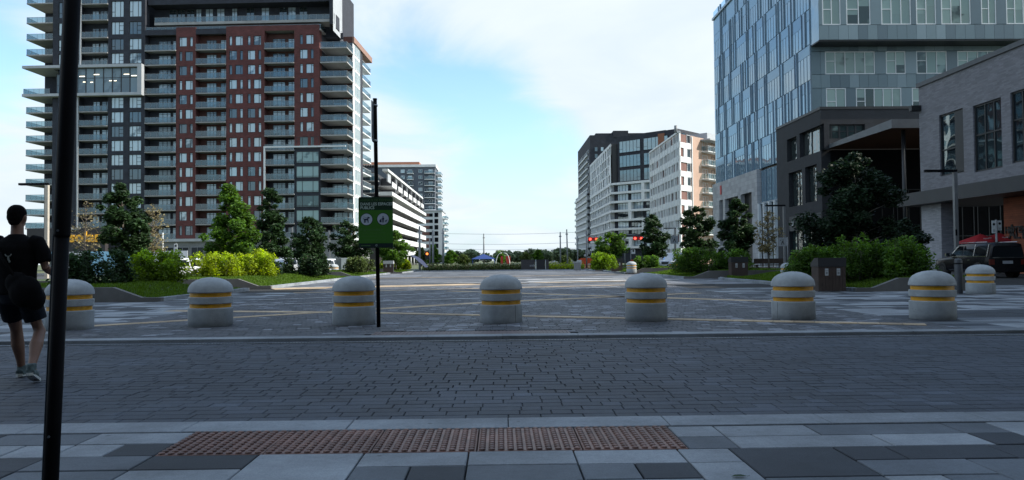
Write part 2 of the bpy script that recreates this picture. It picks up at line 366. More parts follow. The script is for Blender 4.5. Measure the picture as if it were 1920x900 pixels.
def mosaic(x0, y0, nx, ny, g, rng, weights=((1, 1, 3), (2, 1, 4), (1, 2, 1.5), (2, 2, 2.5), (3, 1, 2.5)), tones=(.34, .28, .38), run=.5):
    """lay rectangles of differing size over a grid; returns rects (x0,x1,y0,y1,tone 0..2)"""
    occ = np.zeros((ny, nx), int); out = []
    for j in range(ny):
        last = 0
        for i in range(nx):
            if occ[j, i]: continue
            opts = [(w, h, p) for w, h, p in weights if i+w <= nx and j+h <= ny and not occ[j:j+h, i:i+w].any()]
            w, h, _ = rng.choices(opts, [o[2] for o in opts])[0] if opts else (1, 1, 1)
            occ[j:j+h, i:i+w] = 1
            last = last if rng.random() < .06 else rng.choices((0, 1, 2), tones)[0]
            out.append((x0+i*g, x0+(i+w)*g, y0+j*g, y0+(j+h)*g, last))
    return out

# horizon-wide ground
g = MB(); g.quad((-2500, -300, -.09), (2500, -300, -.09), (2500, 4000, -.09), (-2500, 4000, -.09)); struct(g.build('ground', [m_ground]))
# --- near sidewalk
near = struct(link('near_sidewalk', None))
b = MB(); b.box(-14, 14, -5, 5.57, -.08, -.03); struct(b.build('bedding', [m_joint], near))
rng = random.Random(11)
TX0, TX1, TY0, TY1 = -2.17, 1.19, 4.90, 5.555
MS = [m_light, m_mid, m_dark]
g_ = .328
nx, ny = 40, 9
x00 = TX0 - 15*g_; y00 = TY1 - ny*g_*1.0
cnt = 0
rects = []
# the strip level with the tactile plates is laid either side of them, the rest below them
for (xa, n1, ya, n2) in ((TX0-14*g_, 14, TY0-.0, 2), (TX1, 14, TY0-.0, 2), (TX0-14*g_, 38, TY0-8*g_, 8)):
    rects += mosaic(xa, ya, n1, n2, g_, rng, weights=((1, 1, 3.5), (2, 1, 5), (2, 2, 1.8), (1, 2, 1.2), (3, 1, 1.0)), tones=(.27, .27, .46))
for r in rects:
    slab('paving_slab', r[0], r[1], r[2], r[3], MS[r[4]], near, gap=.005, jit=.002)
fr = []
for r in mosaic(-14, -4.6, 85, 21, g_, rng): fr.append((*r[:4], r[4], 1.0))
fr = [q for q in fr if q[3] < TY0-8*g_+.01]
slab_field('paving_slab_field', fr, MS, near, gap=.005).__setitem__('kind', 'stuff')
def tactile_mesh(w, d, nx, ny):
    b = slab_mesh(w, d, .03, .004)
    for i in range(nx):
        for j in range(ny):
            cx = -w/2+(i+.5)*w/nx; cy = -d/2+(j+.5)*d/ny; n = len(b.v); S = 8
            for (rr, zz) in ((.022, 0.0), (.020, .008), (.013, .012)):
                for k in range(S): b.v.append((cx+rr*math.cos(k*2*math.pi/S), cy+rr*math.sin(k*2*math.pi/S), zz))
            for q in range(2):
                for k in range(S):
                    k2 = (k+1) % S; b.f.append((n+q*S+k, n+q*S+k2, n+(q+1)*S+k2, n+(q+1)*S+k)); b.m.append(0); b.t.append(1); b.sm.append(False)
            b.f.append(tuple(n+2*S+k for k in range(S))); b.m.append(0); b.t.append(1); b.sm.append(False)
    return b
tw = (TX1-TX0)/5
tm = tactile_mesh(tw-.008, TY1-TY0-.008, 11, 11).mesh('tactile_plate', [m_tact])
for i in range(5): link('tactile_plate', tm, near, (TX0+(i+.5)*tw, (TY0+TY1)/2, .001))
# fallen leaf on the slabs
# --- near kerb
kerb = struct(link('near_kerb', None))
kx = .055
for i in range(-9, 10):
    slab('kerb_stone', kx+i*1.165, kx+(i+1)*1.165, 5.56, 5.905, m_kerb, kerb, z=.006, gap=.003, h=.11, jit=.001)
# --- shared road of small pavers
road = struct(link('paved_road', None))
b = MB(); b.box(-60, 60, 5.905, 12.02, -.088, -.014); struct(b.build('bedding', [m_joint], road))
rows = 35; rh = (11.56-5.912)/rows
near_r = []; far_r = []
for j in range(rows):
    y = 5.912+j*rh; xlim = 5.2 if j < 9 else 9.5 + j*.06
    x = -xlim - rng.random()*.3
    while x < xlim:
        w = rng.choices((rh*1.02, rh*1.55, rh*2.05), (1, 2.2, 2.6))[0]
        t = rng.uniform(.86, 1.12) if rng.random() > .07 else rng.uniform(1.25, 1.5)
        (near_r if (j < 7 and abs(x) < 5.2) else far_r).append((x, x+w, y, y+rh, 0, t)); x += w
    if xlim < 9:
        for sgn in (-1, 1):
            x = xlim if sgn > 0 else -10
            while x < (10 if sgn > 0 else -xlim-.3): w = rh*1.8; far_r.append((x, x+w, y, y+rh, 0, rng.uniform(.9, 1.1))); x += w
m_paver_t = [mat('road_paver_%d' % i, tuple(c*k for c in (.045, .055, .074)), .7, .18, 60, .3, 200, rand=.12, stain=.15, world=True) for i, k in enumerate((.88, 1.0, 1.12, 1.4))]
near_r = sorted(near_r, key=lambda q: abs((q[0]+q[1])/2) + q[2]*1.5)
for q in near_r[:300]:
    mi = 0 if q[5] < .94 else 1 if q[5] < 1.03 else 2 if q[5] < 1.2 else 3
    w = q[1]-q[0]
    slab('paver', q[0], q[1], q[2], q[3], m_paver_t[mi], road, z=-.004, gap=.0032, jit=.0012, tilt=.005)
slab_field('paver_field', far_r+near_r[300:], [m_paver], road, z=-.004, gap=.0032, jit=.0014)['kind'] = 'stuff'
m_pav_far = mat('road_paver_far', (.048, .057, .073), .7, .25, 6, 0, stain=.15, world=True)
b = MB(); b.quad((-60, 5.905, -.009), (-10, 5.905, -.009), (-10, 11.6, -.009), (-60, 11.6, -.009)); b.quad((10, 5.905, -.009), (60, 5.905, -.009), (60, 11.6, -.009), (10, 11.6, -.009)); b.build('paver_field', [m_pav_far], road)['kind'] = 'stuff'
# long drain slot and steel grate along the far edge
dr = tag(thing('trench_drain', 'long narrow steel trench drain running along the far kerb of the paved road', 'drain', (0, 11.64, 0)))
b = MB(); b.box(-14, 14, .028, .036, -.03, .004); b.box(-14, 14, -.036, -.028, -.03, .004); b.build('frame', [m_steel], dr)
b = MB(); b.box(-14, 14, -.028, .028, -.06, -.03); b.build('channel', [m_joint], dr)
b = MB(); x = -8.0
while x < 8: b.box(x, x+.022, -.028, .028, -.02, .0025); x += .045
stuff(b.build('grate_bar', [m_steel], dr))
dk = MB(); dk.box(-14, 14, 11.685, 11.75, -.03, -.006); dk.build('paver_joint', [m_joint], road)['kind'] = 'stuff'
# row of pavers between drain and kerb
rr_ = []
x = -14
while x < 14: rr_.append((x, x+.3, 11.75, 11.86, 0, rng.uniform(.9, 1.1))); x += .3
slab_field('edge_paver', rr_, [m_paver], road, z=-.002)['kind'] = 'stuff'
fk = struct(link('far_kerb', None))
for i in range(-12, 12): slab('kerb_stone', .04+i*1.165, .04+(i+1)*1.165, 11.87, 12.20, m_kerb, fk, z=.045, gap=.003, h=.11, jit=.001)

# --- plaza
plaza = struct(link('plaza', None))
XB = 7.7
b = MB(); b.box(-70, 70, 12.2, 91.5, -.085, -.012); struct(b.build('bedding', [m_joint], plaza))
m_plz = mat('plaza_paver', (.078, .084, .096), .68, .2, 40, .2, 150, attr=True, stain=.22, world=True)
m_plzfar = mat('plaza_paver_far', (.10, .10, .105), .65, .35, 2.2, stain=.15, world=True)
FY = 36.0
ph = .17
rows = int((FY-12.22)/ph)
rc = []
TXa, TXb, TYa, TYb = -2.1, 1.15, 12.24, 13.1
for j in range(rows):
    y = 12.22+j*ph; x = -XB - (0 if j % 2 else .12)
    while x < XB:
        w = rng.choices((.17, .255), (1, 2))[0]
        if TXa-.02 < x+w/2 < TXb+.02 and y < TYb: x += w; continue
        cl = math.sin(x*1.3+1)*math.sin(y*.9+x*.4)
        pl = (.26 if -3 < x < 7 else .12) if cl > -.1 else .04
        t = rng.uniform(.78, 1.15) if rng.random() > pl else rng.uniform(2.0, 3.2)
        rc.append((x, min(x+w, XB), y, y+ph, 0, t)); x += w
key = sorted(range(len(rc)), key=lambda i: rc[i][2]+abs(rc[i][0])*.25)
m_plz_t = [mat('plaza_paver_%d' % i, tuple(c*k for c in (.078, .084, .096)), .68, .2, 40, .2, 150, rand=.12, stain=.15, world=True) for i, k in enumerate((.88, 1.06, 2.6))]
for i in key[:180]:
    q = rc[i]; slab('paver', *q[:4], m_plz_t[0 if q[5] < 1 else 1 if q[5] < 1.4 else 2], plaza, z=.012, gap=.004, tilt=.008)
slab_field('paver_field', [rc[i] for i in key[180:]], [m_plz], plaza, z=.012, gap=.004)['kind'] = 'stuff'
# far tactile strip
m_tact2 = mat('cast_iron_rust_far', (.12, .085, .08), .6, .3, 12)
b = MB(); b.box(TXa, TXb, TYa, TYb, -.01, .010)
for i in range(int((TXb-TXa)/.065)): b.box(TXa+.015+i*.065, TXa+.05+i*.065, TYa+.03, TYb-.03, .0102, .017)
b.build('tactile_strip', [m_tact2], plaza)
# side mosaics of big slabs
sd = []
for sg in (-1, 1):
    nxx = 56
    xa = XB if sg > 0 else -XB-nxx*.42
    for r in mosaic(xa, 12.22, nxx, 44, .42, rng, weights=((1, 1, 2), (2, 1, 4), (3, 1, 3), (2, 2, 3), (4, 1, 1.5)), tones=(.42, .22, .36)):
        cy = (r[2]+r[3])/2; 
        sd.append((*r[:4], r[4], rng.uniform(.9, 1.1)))
sd.sort(key=lambda q: q[2]+abs(abs((q[0]+q[1])/2)-8)*.5)
for q in sd[:110]: slab('mosaic_slab', *q[:4], MS[int(q[4])], plaza, z=.012, gap=.005)
slab_field('mosaic_slab_field', sd[110:], MS, plaza, z=.012, gap=.005)['kind'] = 'stuff'
# beyond: coarse patches of tone, still laid units (bands of pavers)
fr = []
y = FY-.02
while y < 91:
    d = .5 + (y-FY)*.02; x = -11.6
    while x < 11.6:
        w = rng.uniform(.8, 3.2)
        inn = abs(x+w/2) < XB
        st = .9 + .45*math.sin(y*.42+1.0)*math.sin(x*.11+y*.05)
        t = rng.uniform(.8, 1.2)*st if rng.random() > .25 else rng.uniform(1.4, 2.3)
        if not inn: t *= 1.35
        fr.append((x, x+w, y, y+d, 0, t)); x += w
    y += d
slab_field('paver_field', fr, [m_plz], plaza, z=.004, gap=.002)['kind'] = 'stuff'
# light and tan lines laid across the plaza
def line_on_plaza(p, q, w, unit, material, name, z=.0165, single=False):
    P = Vector((p[0], p[1], 0)); Q = Vector((q[0], q[1], 0)); d = Q-P; L_ = d.length; a = math.atan2(d.y, d.x); n = int(L_/unit)
    if single:
        k = ('tanl', unit, w, material.name)
        if k not in _slabs: _slabs[k] = slab_mesh(unit-.006, w, .012, .003).mesh(name, [material])
        for i in range(n): link(name, _slabs[k], plaza, tuple(P+d*((i+.5)/n))[:2]+(z+.002+random.uniform(-.0006, .0006),), rz=a)
    else:
        b = MB(); ux, uy = d.x/L_, d.y/L_; nx_, ny_ = -uy*w/2, ux*w/2
        for i in range(n):
            s0, s1 = i*L_/n+.004, (i+1)*L_/n-.004
            t = random.uniform(.85, 1.15)
            b.quad((P.x+ux*s0-nx_, P.y+uy*s0-ny_, z), (P.x+ux*s1-nx_, P.y+uy*s1-ny_, z), (P.x+ux*s1+nx_, P.y+uy*s1+ny_, z), (P.x+ux*s0+nx_, P.y+uy*s0+ny_, z), 0, t)
        b.build(name+'_field', [material], plaza)['kind'] = 'stuff'
line_on_plaza((-7.9, 15.0), (-3.0, 19.5), .36, .36, m_tan, 'tan_paver', single=True)
line_on_plaza((7.4, 13.35), (-3.8, 18.35), .36, .36, m_tan, 'tan_paver', z=.0205, single=True)
line_on_plaza((-3.0, 19.5), (-.4, 21.9), .5, .36, m_tan, 'tan_paver')
line_on_plaza((-3.8, 18.3), (-8.3, 19.6), .5, .36, m_tan, 'tan_paver')
m_pale = mat('pale_paver', (.40, .41, .42), .72, .15, 40, attr=True, stain=.15, world=True)
line_on_plaza((7.5, 21.0), (-2, 30.5), .55, .4, m_tan, 'tan_paver')
line_on_plaza((-.4, 21.9), (6.8, 26.5), .55, .4, m_tan, 'tan_paver')
line_on_plaza((-7.5, 21.5), (7.0, 27.5), .25, .5, m_pale, 'pale_paver', z=.0225)
line_on_plaza((-7.6, 24.6), (5.0, 33.0), .25, .5, m_pale, 'pale_paver', z=.0245)
line_on_plaza((-8, 30.2), (8, 36.5), .5, .5, m_tan, 'tan_paver')
line_on_plaza((-10.3, 35.2), (-1.0, 39.2), 2.3, .6, m_tan, 'tan_paver', z=.0085); line_on_plaza((-1, 39.4), (9, 43.0), .7, .5, m_tan, 'tan_paver')
line_on_plaza((8, 37.0), (-8, 45.0), .45, .5, m_pale, 'pale_paver', z=.0225)
line_on_plaza((1.5, 42.5), (10, 44.0), 1.8, .7, m_pale, 'pale_paver', z=.0265)
line_on_plaza((1, 47.0), (10, 48.0), 1.6, .7, m_pale, 'pale_paver', z=.0265)
line_on_plaza((-9, 55.0), (10, 60.0), .8, .7, m_tan, 'tan_paver')
# far cross street: kerb strip and carriageway
struct(link('cross_street', None)); cs = bpy.data.objects['cross_street']
b = MB(); b.box(-60, 60, 91.5, 92.4, -.08, .07); b.build('kerb', [m_kerb], cs); b = MB(); b.box(-60, 60, 92.4, 94.6, -.08, .0); b.build('pavement', [m_pale], cs)
b = MB(); b.box(-300, 300, 104, 114, -.085, -.02); b.build('carriageway', [m_asph], cs)
# side streets behind the planted islands
ss = struct(link('side_street', None)); b = MB(); b.box(-46, -23, 12.2, 104, -.084, .016); b.box(23, 46, 48, 104, -.084, .016); b.build('carriageway', [m_asph], ss)
# ---------------------------------------------------------------- facade tools
m_frame = mat('window_frame_black', (.02, .021, .024), .5, .1, 5)
m_framew = mat('window_frame_white', (.62, .64, .65), .5, .06, 5)
m_frameg = mat('window_frame_grey', (.2, .21, .22), .5, .06, 5)
g_res = glass('residential_glass', (.02, .035, .05), (.42, .50, .54), .66, 2.1, (.75, .92, 1.0), wav=.05)
g_door = glass('balcony_door_glass', (.02, .03, .035), (.34, .42, .47), .62, 2.0, (.75, .92, 1.0), wav=.05)
g_off = glass('office_glass_front', (.018, .03, .03), (.18, .24, .22), .3, 1.6, (.75, .9, .9), wav=.06)
g_dark = glass('dark_glass', (.006, .008, .01), (.015, .02, .022), .3, 1.32, (.8, .9, 1.0), wav=.05)
g_rail = clearglass('railing_glass', (.62, .74, .78), .28)
m_conc = mat('concrete_slab', (.30, .30, .30), .8, .12, 1.2, stain=.2)
m_dwall = mat('charcoal_brick', (.026, .030, .042), .85, .2, .8, brick=(.5, .17, (.7, .7, .7)), stain=.15)
m_rbrick = mat('red_brick', (.105, .034, .032), .85, .18, .7, brick=(.5, .17, (.8, .75, .75)), stain=.15)
m_bbrick = mat('brown_brick', (.085, .034, .028), .85, .18, .7, brick=(.5, .17, (.8, .8, .8)))
m_white = mat('white_panel', (.62, .64, .65), .6, .06, 1.0, stain=.06)
m_wgrey = mat('pale_grey_panel', (.36, .38, .40), .6, .08, 1.0, stain=.08)
m_base = mat('podium_stone', (.21, .215, .22), .8, .15, 1.2, stain=.2)

class Face:
    """one facade plane: u to the right as seen from outside, y inwards, z up"""
    def __init__(s, root, ox, oy, deg): s.root = root; s.o = Vector((ox, oy, 0)); s.a = R(deg); s.rel = s.o-Vector(root.location); s.rel.z = 0
    def px(s, px, py): return on_plane(px, py, s.o, s.a)
    def u(s, px, py=250): return s.px(px, py)[0]
    def z(s, py, px): return s.px(px, py)[1]
    def put(s, name, b, mats, label=None):
        o = b.build(name, mats, s.root, tuple(s.rel), s.a)
        if label: o['label'] = label
        return o
    def inst(s, name, me, u, y, z, parent=None, rz=0.0):
        c, n = math.cos(s.a), math.sin(s.a)
        return link(name, me, s.root, (s.rel.x+c*u-n*y, s.rel.y+n*u+c*y, z), s.a+rz)
def wall_open(b, x0, x1, z0, z1, ops, y, rev, mi=0):
    """front wall with rectangular openings (x0,x1,z0,z1) and their reveals"""
    zs = sorted({z0, z1, *[o[2] for o in ops if z0 < o[2] < z1], *[o[3] for o in ops if z0 < o[3] < z1]})
    for za, zb in zip(zs, zs[1:]):
        hit = sorted([(o[0], o[1]) for o in ops if o[2] <= za+1e-6 and o[3] >= zb-1e-6]); x = x0
        for a, c in hit:
            if a > x+1e-5: b.quad((x, y, za), (a, y, za), (a, y, zb), (x, y, zb), mi)
            x = max(x, c)
        if x < x1-1e-5: b.quad((x, y, za), (x1, y, za), (x1, y, zb), (x, y, zb), mi)
    for (a, c, e, f) in ops:
        b.quad((a, y, e), (c, y, e), (c, y+rev, e), (a, y+rev, e), mi); b.quad((a, y, f), (a, y+rev, f), (c, y+rev, f), (c, y, f), mi)
        b.quad((a, y, e), (a, y+rev, e), (a, y+rev, f), (a, y, f), mi); b.quad((c, y, e), (c, y, f), (c, y+rev, f), (c, y+rev, e), mi)
_wm = {}
def win_meshes(w, h, vs=(), hs=(), fm=None, gm=None, t=.075, split=True):
    """frame with mullions at fractions vs and transoms (frac, u0, u1) hs; pane behind"""
    k = (round(w, 2), round(h, 2), tuple(vs), tuple(hs), fm.name, gm.name, t, split)
    if k in _wm: return _wm[k]
    w, h = round(w, 2), round(h, 2)
    b = MB(); d = .09
    b.box(0, t, -.02, d, 0, h); b.box(w-t, w, -.02, d, 0, h); b.box(t, w-t, -.018, d, 0, t); b.box(t, w-t, -.018, d, h-t, h)
    for v in vs: b.box(v*w-t*.45, v*w+t*.45, -.015, d-.002, t, h-t)
    for (f, u0, u1) in hs: b.box(max(t, u0*w), min(w-t, u1*w), -.012, d-.004, f*h-t*.4, f*h+t*.4)
    p = MB(); p.quad((t*.5, .05, t*.5), (w-t*.5, .05, t*.5), (w-t*.5, .05, h-t*.5), (t*.5, .05, h-t*.5))
    if not split:
        n = len(b.v); b.v += p.v; b.f += [tuple(i+n for i in q) for q in p.f]; b.m += [1]; b.t += [1]; b.sm += [False]
        _wm[k] = (b.mesh('window', [fm, gm]), None)
    else: _wm[k] = (b.mesh('window', [fm]), p.mesh('pane', [gm]))
    return _wm[k]
def window(F, u, z, w, h, y, vs=(), hs=(), fm=None, gm=None, t=.085, name='window', split=True, rz=0.0):
    a, p = win_meshes(w, h, vs, hs, fm or m_frame, gm or g_res, t, split)
    o = F.inst(name, a, u, y, z, rz=rz)
    if p: link('pane', p, o)
    return o
_bm = {}
def balcony(F, u, z, w, d, y, slab_m=None, rail_m=None, th=.22, rail_h=1.08, sides=(False, False), post=1.3, name='balcony', solid=False, cap=None):
    """slab from y-d.. to y with a guard on the front (and sides)"""
    sm = slab_m or m_conc; rm = rail_m or g_rail; cap = cap or m_frameg; w = round(w, 2)
    k = (w, round(d, 2), sm.name, rm.name, th, rail_h, sides, cap.name)
    if k not in _bm:
        b = MB(); b.box(0, w, -d, 0, -th, 0); s = b.mesh('balcony', [sm])
        r = MB(); t = .02 if not solid else .08
        r.box(.03, w-.03, -d+.05, -d+.05+t, .06, rail_h)
        for i, on in enumerate(sides):
            if on: x = .05 if i == 0 else w-.05-t; r.box(x, x+t, -d+.08+t, -.02, .06, rail_h)
        if not solid:
            n = max(1, round(w/post))
            for i in range(n+1): x = .05+(w-.1)*i/n; r.box(x-.02, x+.02, -d+.03, -d+.048, 0, rail_h, 1)
            r.box(.02, w-.02, -d+.028, -d+.088, rail_h, rail_h+.045, 1)
            for i, on in enumerate(sides):
                if on:
                    x = .03 if i == 0 else w-.09; r.box(x, x+.06, -d+.09, -.02, rail_h, rail_h+.045, 1)
        _bm[k] = (s, r.mesh('railing', [rm, cap]))
    s, r = _bm[k]; o = F.inst(name, s, u, y, z); link('railing', r, o); return o

# ================================================================ red and charcoal apartment tower (left)
def tower_left():
    P = atY(599, 250, 157.0)
    root = thing('apartment_tower', 'tall apartment tower of red brick and charcoal with rows of glass balconies', 'building', (P.x, P.y, 0))
    F = Face(root, P.x, P.y, -3.1)
    U = lambda px, py=250: F.u(px, py)
    Z = lambda py: F.z(py, 400)
    zb = Z(447.4); h = (Z(92.5)-zb)/13; ztop = Z(59)
    lv = [zb+h*k for k in range(14)]
    zup = lv[13]+h
    UL, UR = U(98), 0.0
    xs = {k: U(v) for k, v in dict(a=98, b=147, c=202, d=271.5, e=330, f=367, g=424, h=496, i=552, j=599).items()}
    DB = 1.9
    # ---- back body
    XR = F.u(651)          # right end of the front balconies
    w_end = U(98)-5.6
    core = MB(); core.box(w_end-.0, XR-.2, 6.0, 14.6, -.2, ztop-1.2); core.box(w_end-.0, XR-4.6, 14.601, 22, -.2, ztop-1.2); core.box(UL, -.001, DB, 5.999, 0, ztop-.6)
    F.put('core_wall', core, [m_dwall])
    # upper charcoal volume on the left, rising out of the picture
    up = MB(); up.box(w_end, xs['d']-.01, 6.01, 21, ztop-1.2, 66); F.put('upper_wall', up, [m_dwall])
    # ---- brick / charcoal piers with their window openings
    rev = .22
    def pier(x0, x1, z0, z1, cols, m, name='brick_pier', y=0.0, ft=None):
        ops = []
        for (u0, w, zz, hh, vs, hs, gm) in cols: ops.append((u0, u0+w, zz, zz+hh)); window(F, u0, zz, w, hh, y+rev-.09, vs, hs, m_frame, gm)
        b = MB(); wall_open(b, x0, x1, z0, z1, ops, y, rev)
        b.quad((x0, y+DB, z0), (x0, y, z0), (x0, y, z1), (x0, y+DB, z1)); b.quad((x1, y, z0), (x1, y+DB, z0), (x1, y+DB, z1), (x1, y, z1)); b.quad((x0, y, z1), (x1, y, z1), (x1, y+DB, z1), (x0, y+DB, z1))
        b.quad((x0, y+rev+.02, z0), (x1, y+rev+.02, z0), (x1, y+rev+.02, z1), (x0, y+rev+.02, z1))
        # joints between storeys
        F.put(name, b, [m])
    wh = Z(68.5)-Z(86); wz = Z(86)-lv[13]
    bw = U(468)-U(453.5); sw = .62; bigw = 1.58
    def pair(cx, k, flip):
        """one wide and one narrow window around cx"""
        z = lv[k]+wz; gap = .62; tot = bigw+gap+sw; x = cx-tot/2; out = []
        if flip: out = [(x, sw, z, wh, (), ((.84, 0, 1),), g_res), (x+sw+gap, bigw, z, wh, (.70,), ((.84, .70, 1),), g_res)]
        else: out = [(x, bigw, z, wh, (.30,), ((.84, 0, .30),), g_res), (x+bigw+gap, sw, z, wh, (), ((.84, 0, 1),), g_res)]
        return out
    c = []
    for k in range(14): c += pair((xs['e']+xs['f'])/2, k, (13-k) % 2 == 1)
    pier(xs['e'], xs['f'], zb, ztop+1.0, c, m_rbrick)
    c = []
    for k in range(14):
        q = (13-k) % 2 == 1
        c += pair(U(442.5), k, not q); c += pair(U(477), k, not q if (13-k) % 4 < 2 else q)
    pier(xs['g'], xs['h'], zb, ztop+.6, c, m_rbrick)
    zf = Z(279)             # white frame level
    kf = 7
    c = []
    for k in range(14):
        if lv[k] < zf-.5: continue
        c += pair((xs['i']+xs['j'])/2, k, (13-k) % 2 == 0)
    pier(xs['i'], xs['j'], zf, ztop+.6, c, m_rbrick)
    b = MB(); b.box(xs['g'], xs['j'], 0, DB, ztop+.6, ztop+1.0); b.box(xs['h']+.0, xs['i'], 0, .35, ztop-.1, ztop+.598)
    F.put('parapet', b, [m_rbrick])
    b = MB(); b.box(xs['f'], xs['g'], 0, .4, ztop-.5, ztop+.6); F.put('parapet', b, [m_dwall]); b = MB(); b.box(xs['d'], xs['e'], 0, .4, ztop-.5, ztop+.6); F.put('parapet', b, [m_dwall])
    # charcoal piers
    ww = U(231)-U(208)
    rows = []
    frt, frb = Z(120.5), Z(176.5)
    tops = [116, 90, 61, 28]; bots_ = [96, 69, 37, -2]
    for a_, b_ in zip(tops, bots_): rows.append((Z(a_), Z(b_)-Z(a_)))
    bl = [(200, 179.5), (227, 206.5), (254, 233.5)] + [(254+26.9*i, 233.6+26.9*i) for i in range(1, 8)]
    for a_, b_ in bl: rows.append((Z(a_), Z(b_)-Z(a_)))
    rows += [(Z(-12), Z(-32)-Z(-12))]
    for (x0, x1, cols) in ((xs['c'], xs['d'], (208, 241.5)), (xs['a'], xs['b'], (108.5,))):
        c = []
        for i, (z, hh) in enumerate(rows):
            for q, cp in enumerate(cols):
                f = i % 2
                c.append((U(cp), ww, z, hh, ((.27, .72) if f else (.28, .62)), ((.33, 0, .27),) if f else ((.33, .62, 1), (.7, .62, 1)), g_res))
        for (za, zt) in ((zb-3.5, frb), (frt, 62)):
            pier(x0, x1, za, zt, [q for q in c if za < q[2] < zt], m_dwall, 'charcoal_pier')
    # ---- balcony bays
    def bay(x0, x1, lvl, doors, wallm, nm='balcony', d=DB+.25):
        for z in lvl: balcony(F, x0+.02, z, x1-x0-.04, d, DB)
        bb = MB()
        for z in lvl:
            for (f0, wd) in doors: window(F, x0+f0*(x1-x0), z+.05, wd, 2.35, DB-.1, (.35, .7) if wd > 2 else (.5,), ((.86, 0, 1),), m_frame, g_door, name='glass_door')
        bb.quad((x0, DB-.005, lvl[0]-1), (x1, DB-.005, lvl[0]-1), (x1, DB-.005, lvl[-1]+3.4), (x0, DB-.005, lvl[-1]+3.4)); F.put('bay_wall', bb, [wallm])
    bay(xs['d'], xs['e'], lv, ((.30, 2.6), (.76, 1.4)), m_dwall)
    bay(xs['f'], xs['g'], lv, ((.23, 2.1), (.70, 1.7)), m_bbrick)
    bay(xs['h'], xs['i'], lv[kf:], ((.18, 2.6), (.70, 1.6)), m_bbrick)
    bay(xs['h'], xs['i'], lv[:kf], ((.18, 2.6), (.68, 1.6)), m_dwall)
    # left dark bay: levels read below and above the white frame
    lb = [Z(v) for v in (205, 232, 259, 285.5, 313, 341, 370, 397, 424)]
    bay(xs['b'], xs['c'], sorted(lb), ((.32, 1.5), (.62, 2.0)), m_dwall)
    bay(xs['b'], xs['c'], sorted([Z(v) for v in (119.3, 94, 65.5, 32.5)] + [Z(2)]), ((.28, 1.5), (.55, 2.2)), m_dwall)
    b = MB(); x = xs['b']; b.box(x-.18, x+.12, -.35, 0, 2, frb); b.box(x+.3, x+.6, -.35, 0, frt, 62); F.put('white_fin', b, [m_wgrey])
    # ---- the white framed double-height lounge
    x0, x1 = U(98), U(271)
    fl = MB(); fr_t, fr_b = Z(119.5), Z(177.5)
    fl.box(w_end, x1, -1.3, .0, Z(124.5), fr_t); fl.box(w_end, x1, -1.3, .0, fr_b, Z(172.5)); fl.box(U(263), x1-.002, -1.296, .0, Z(172.5)+.002, Z(124.5)-.002); fl.box(U(142), U(145.5), -1.296, 0, Z(172.5)+.002, Z(124.5)-.002)
    fl.box(w_end, x0, 0, 6.4, Z(124.5), fr_t); fl.box(w_end, x0, 0, 6.4, fr_b, Z(172.5))
    F.put('white_frame', fl, [m_wgrey])
    g_l = glass('lounge_glass', (.10, .14, .17), (.16, .22, .26), .5, 1.55, (.75, .9, 1), wav=.03)
    n = 7
    xa, xb = U(147), U(262.5)
    for i in range(n): window(F, xa+(xb-xa)*i/n, Z(172.3), (xb-xa)/n, Z(124.7)-Z(172.3), -.55, (), ((.61, 0, 1),), m_frame, g_l, t=.09, name='lounge_window')
    m_lamp = mat('lounge_lamp', (.9, .8, .6), .5, emit=((1, .85, .6), 3.0))
    for i, (px_, py_) in enumerate(((157, 144.5), (184, 141), (240, 140.5), (254, 143), (161, 155), (175, 155.5), (210, 152.5), (219, 152.5))):
        u, z = F.px(px_, py_); bb = MB(); L_ = .55 if py_ < 150 else .25; bb.box(u-L_, u+L_, -.6, -.57, z-.05, z+.05)
        F.put('ceiling_lamp', bb, [m_lamp])
    window(F, U(99.5), fr_b+.4, U(117)-U(99.5), 4.6, 1.0, (.5,), ((.5, 0, 1),), m_frame, g_l, name='lounge_window')
    # ---- left end: deep corner balconies against the sky
    cb = [Z(v) for v in (-2, 35, 66.5, 95.5)] + [Z(v) for v in (205, 232, 259, 285.5, 313, 341, 371, 398, 424)]
    for z in cb:
        balcony(F, w_end, z, x0-w_end-.02, 6.2, 6.2, m_conc, g_rail, .24, 1.08, (True, False), 1.2)
        window(F, U(85, 250)-.4+.9, z+.1, 2.3, 2.2, 5.95, (.5,), ((.8, 0, 1),), m_frame, g_door, name='glass_door')
    balcony(F, w_end, fr_b+.02+(Z(172.5)-fr_b), x0-w_end-.02, 7.2, 6.3, m_wgrey, g_rail, .1, 1.08, (True, False), 1.2)
    b = MB(); b.tube([(w_end+3.4, 5.0, Z(66)), (w_end+3.4, 5.0, 60)], .28, 10); F.put('column', b, [m_conc])
    # ---- right bay: deep balconies wrapping to the side
    yb = 5.6
    xq = F.u(600.5)+.02
    for i, z in enumerate(lv):
        balcony(F, xq, z, XR-xq, yb, yb, m_conc, g_rail, .26, 1.08, (False, True), 1.3)
        window(F, xq+.9, z+.05, 3.3, 2.35, yb-.1, (.33, .66), ((.86, 0, 1),), m_frame, g_door, name='glass_door')
        window(F, xq+4.35, z+.05, .9, 2.35, yb-.1, (), ((.86, 0, 1),), m_frame, g_door, name='glass_door')
    b = MB(); zt = Z(68)+1.0; b.box(XR-2.1, XR-.22, yb-.02, 6.0, zf, zt); F.put('brown_pier', b, [m_bbrick])
    b = MB(); b.box(XR-2.1, XR-.22, yb-.02, 6.0, 0, zf); F.put('grey_pier', b, [m_wgrey])
    b = MB(); b.box(xq-.4, XR-2.15, yb-.2, 6.0, lv[13]+3.2, ztop+.8); F.put('parapet', b, [m_dwall])
    # ---- white framed bay windows at lower right
    b = MB(); b.box(xs['h']-.12, xs['h']+.22, -.3, 0, zb, zf+.3); b.box(xs['h']+.22, XR-.3, -.298, 0, zf, zf+.3); F.put('white_frame', b, [m_white])
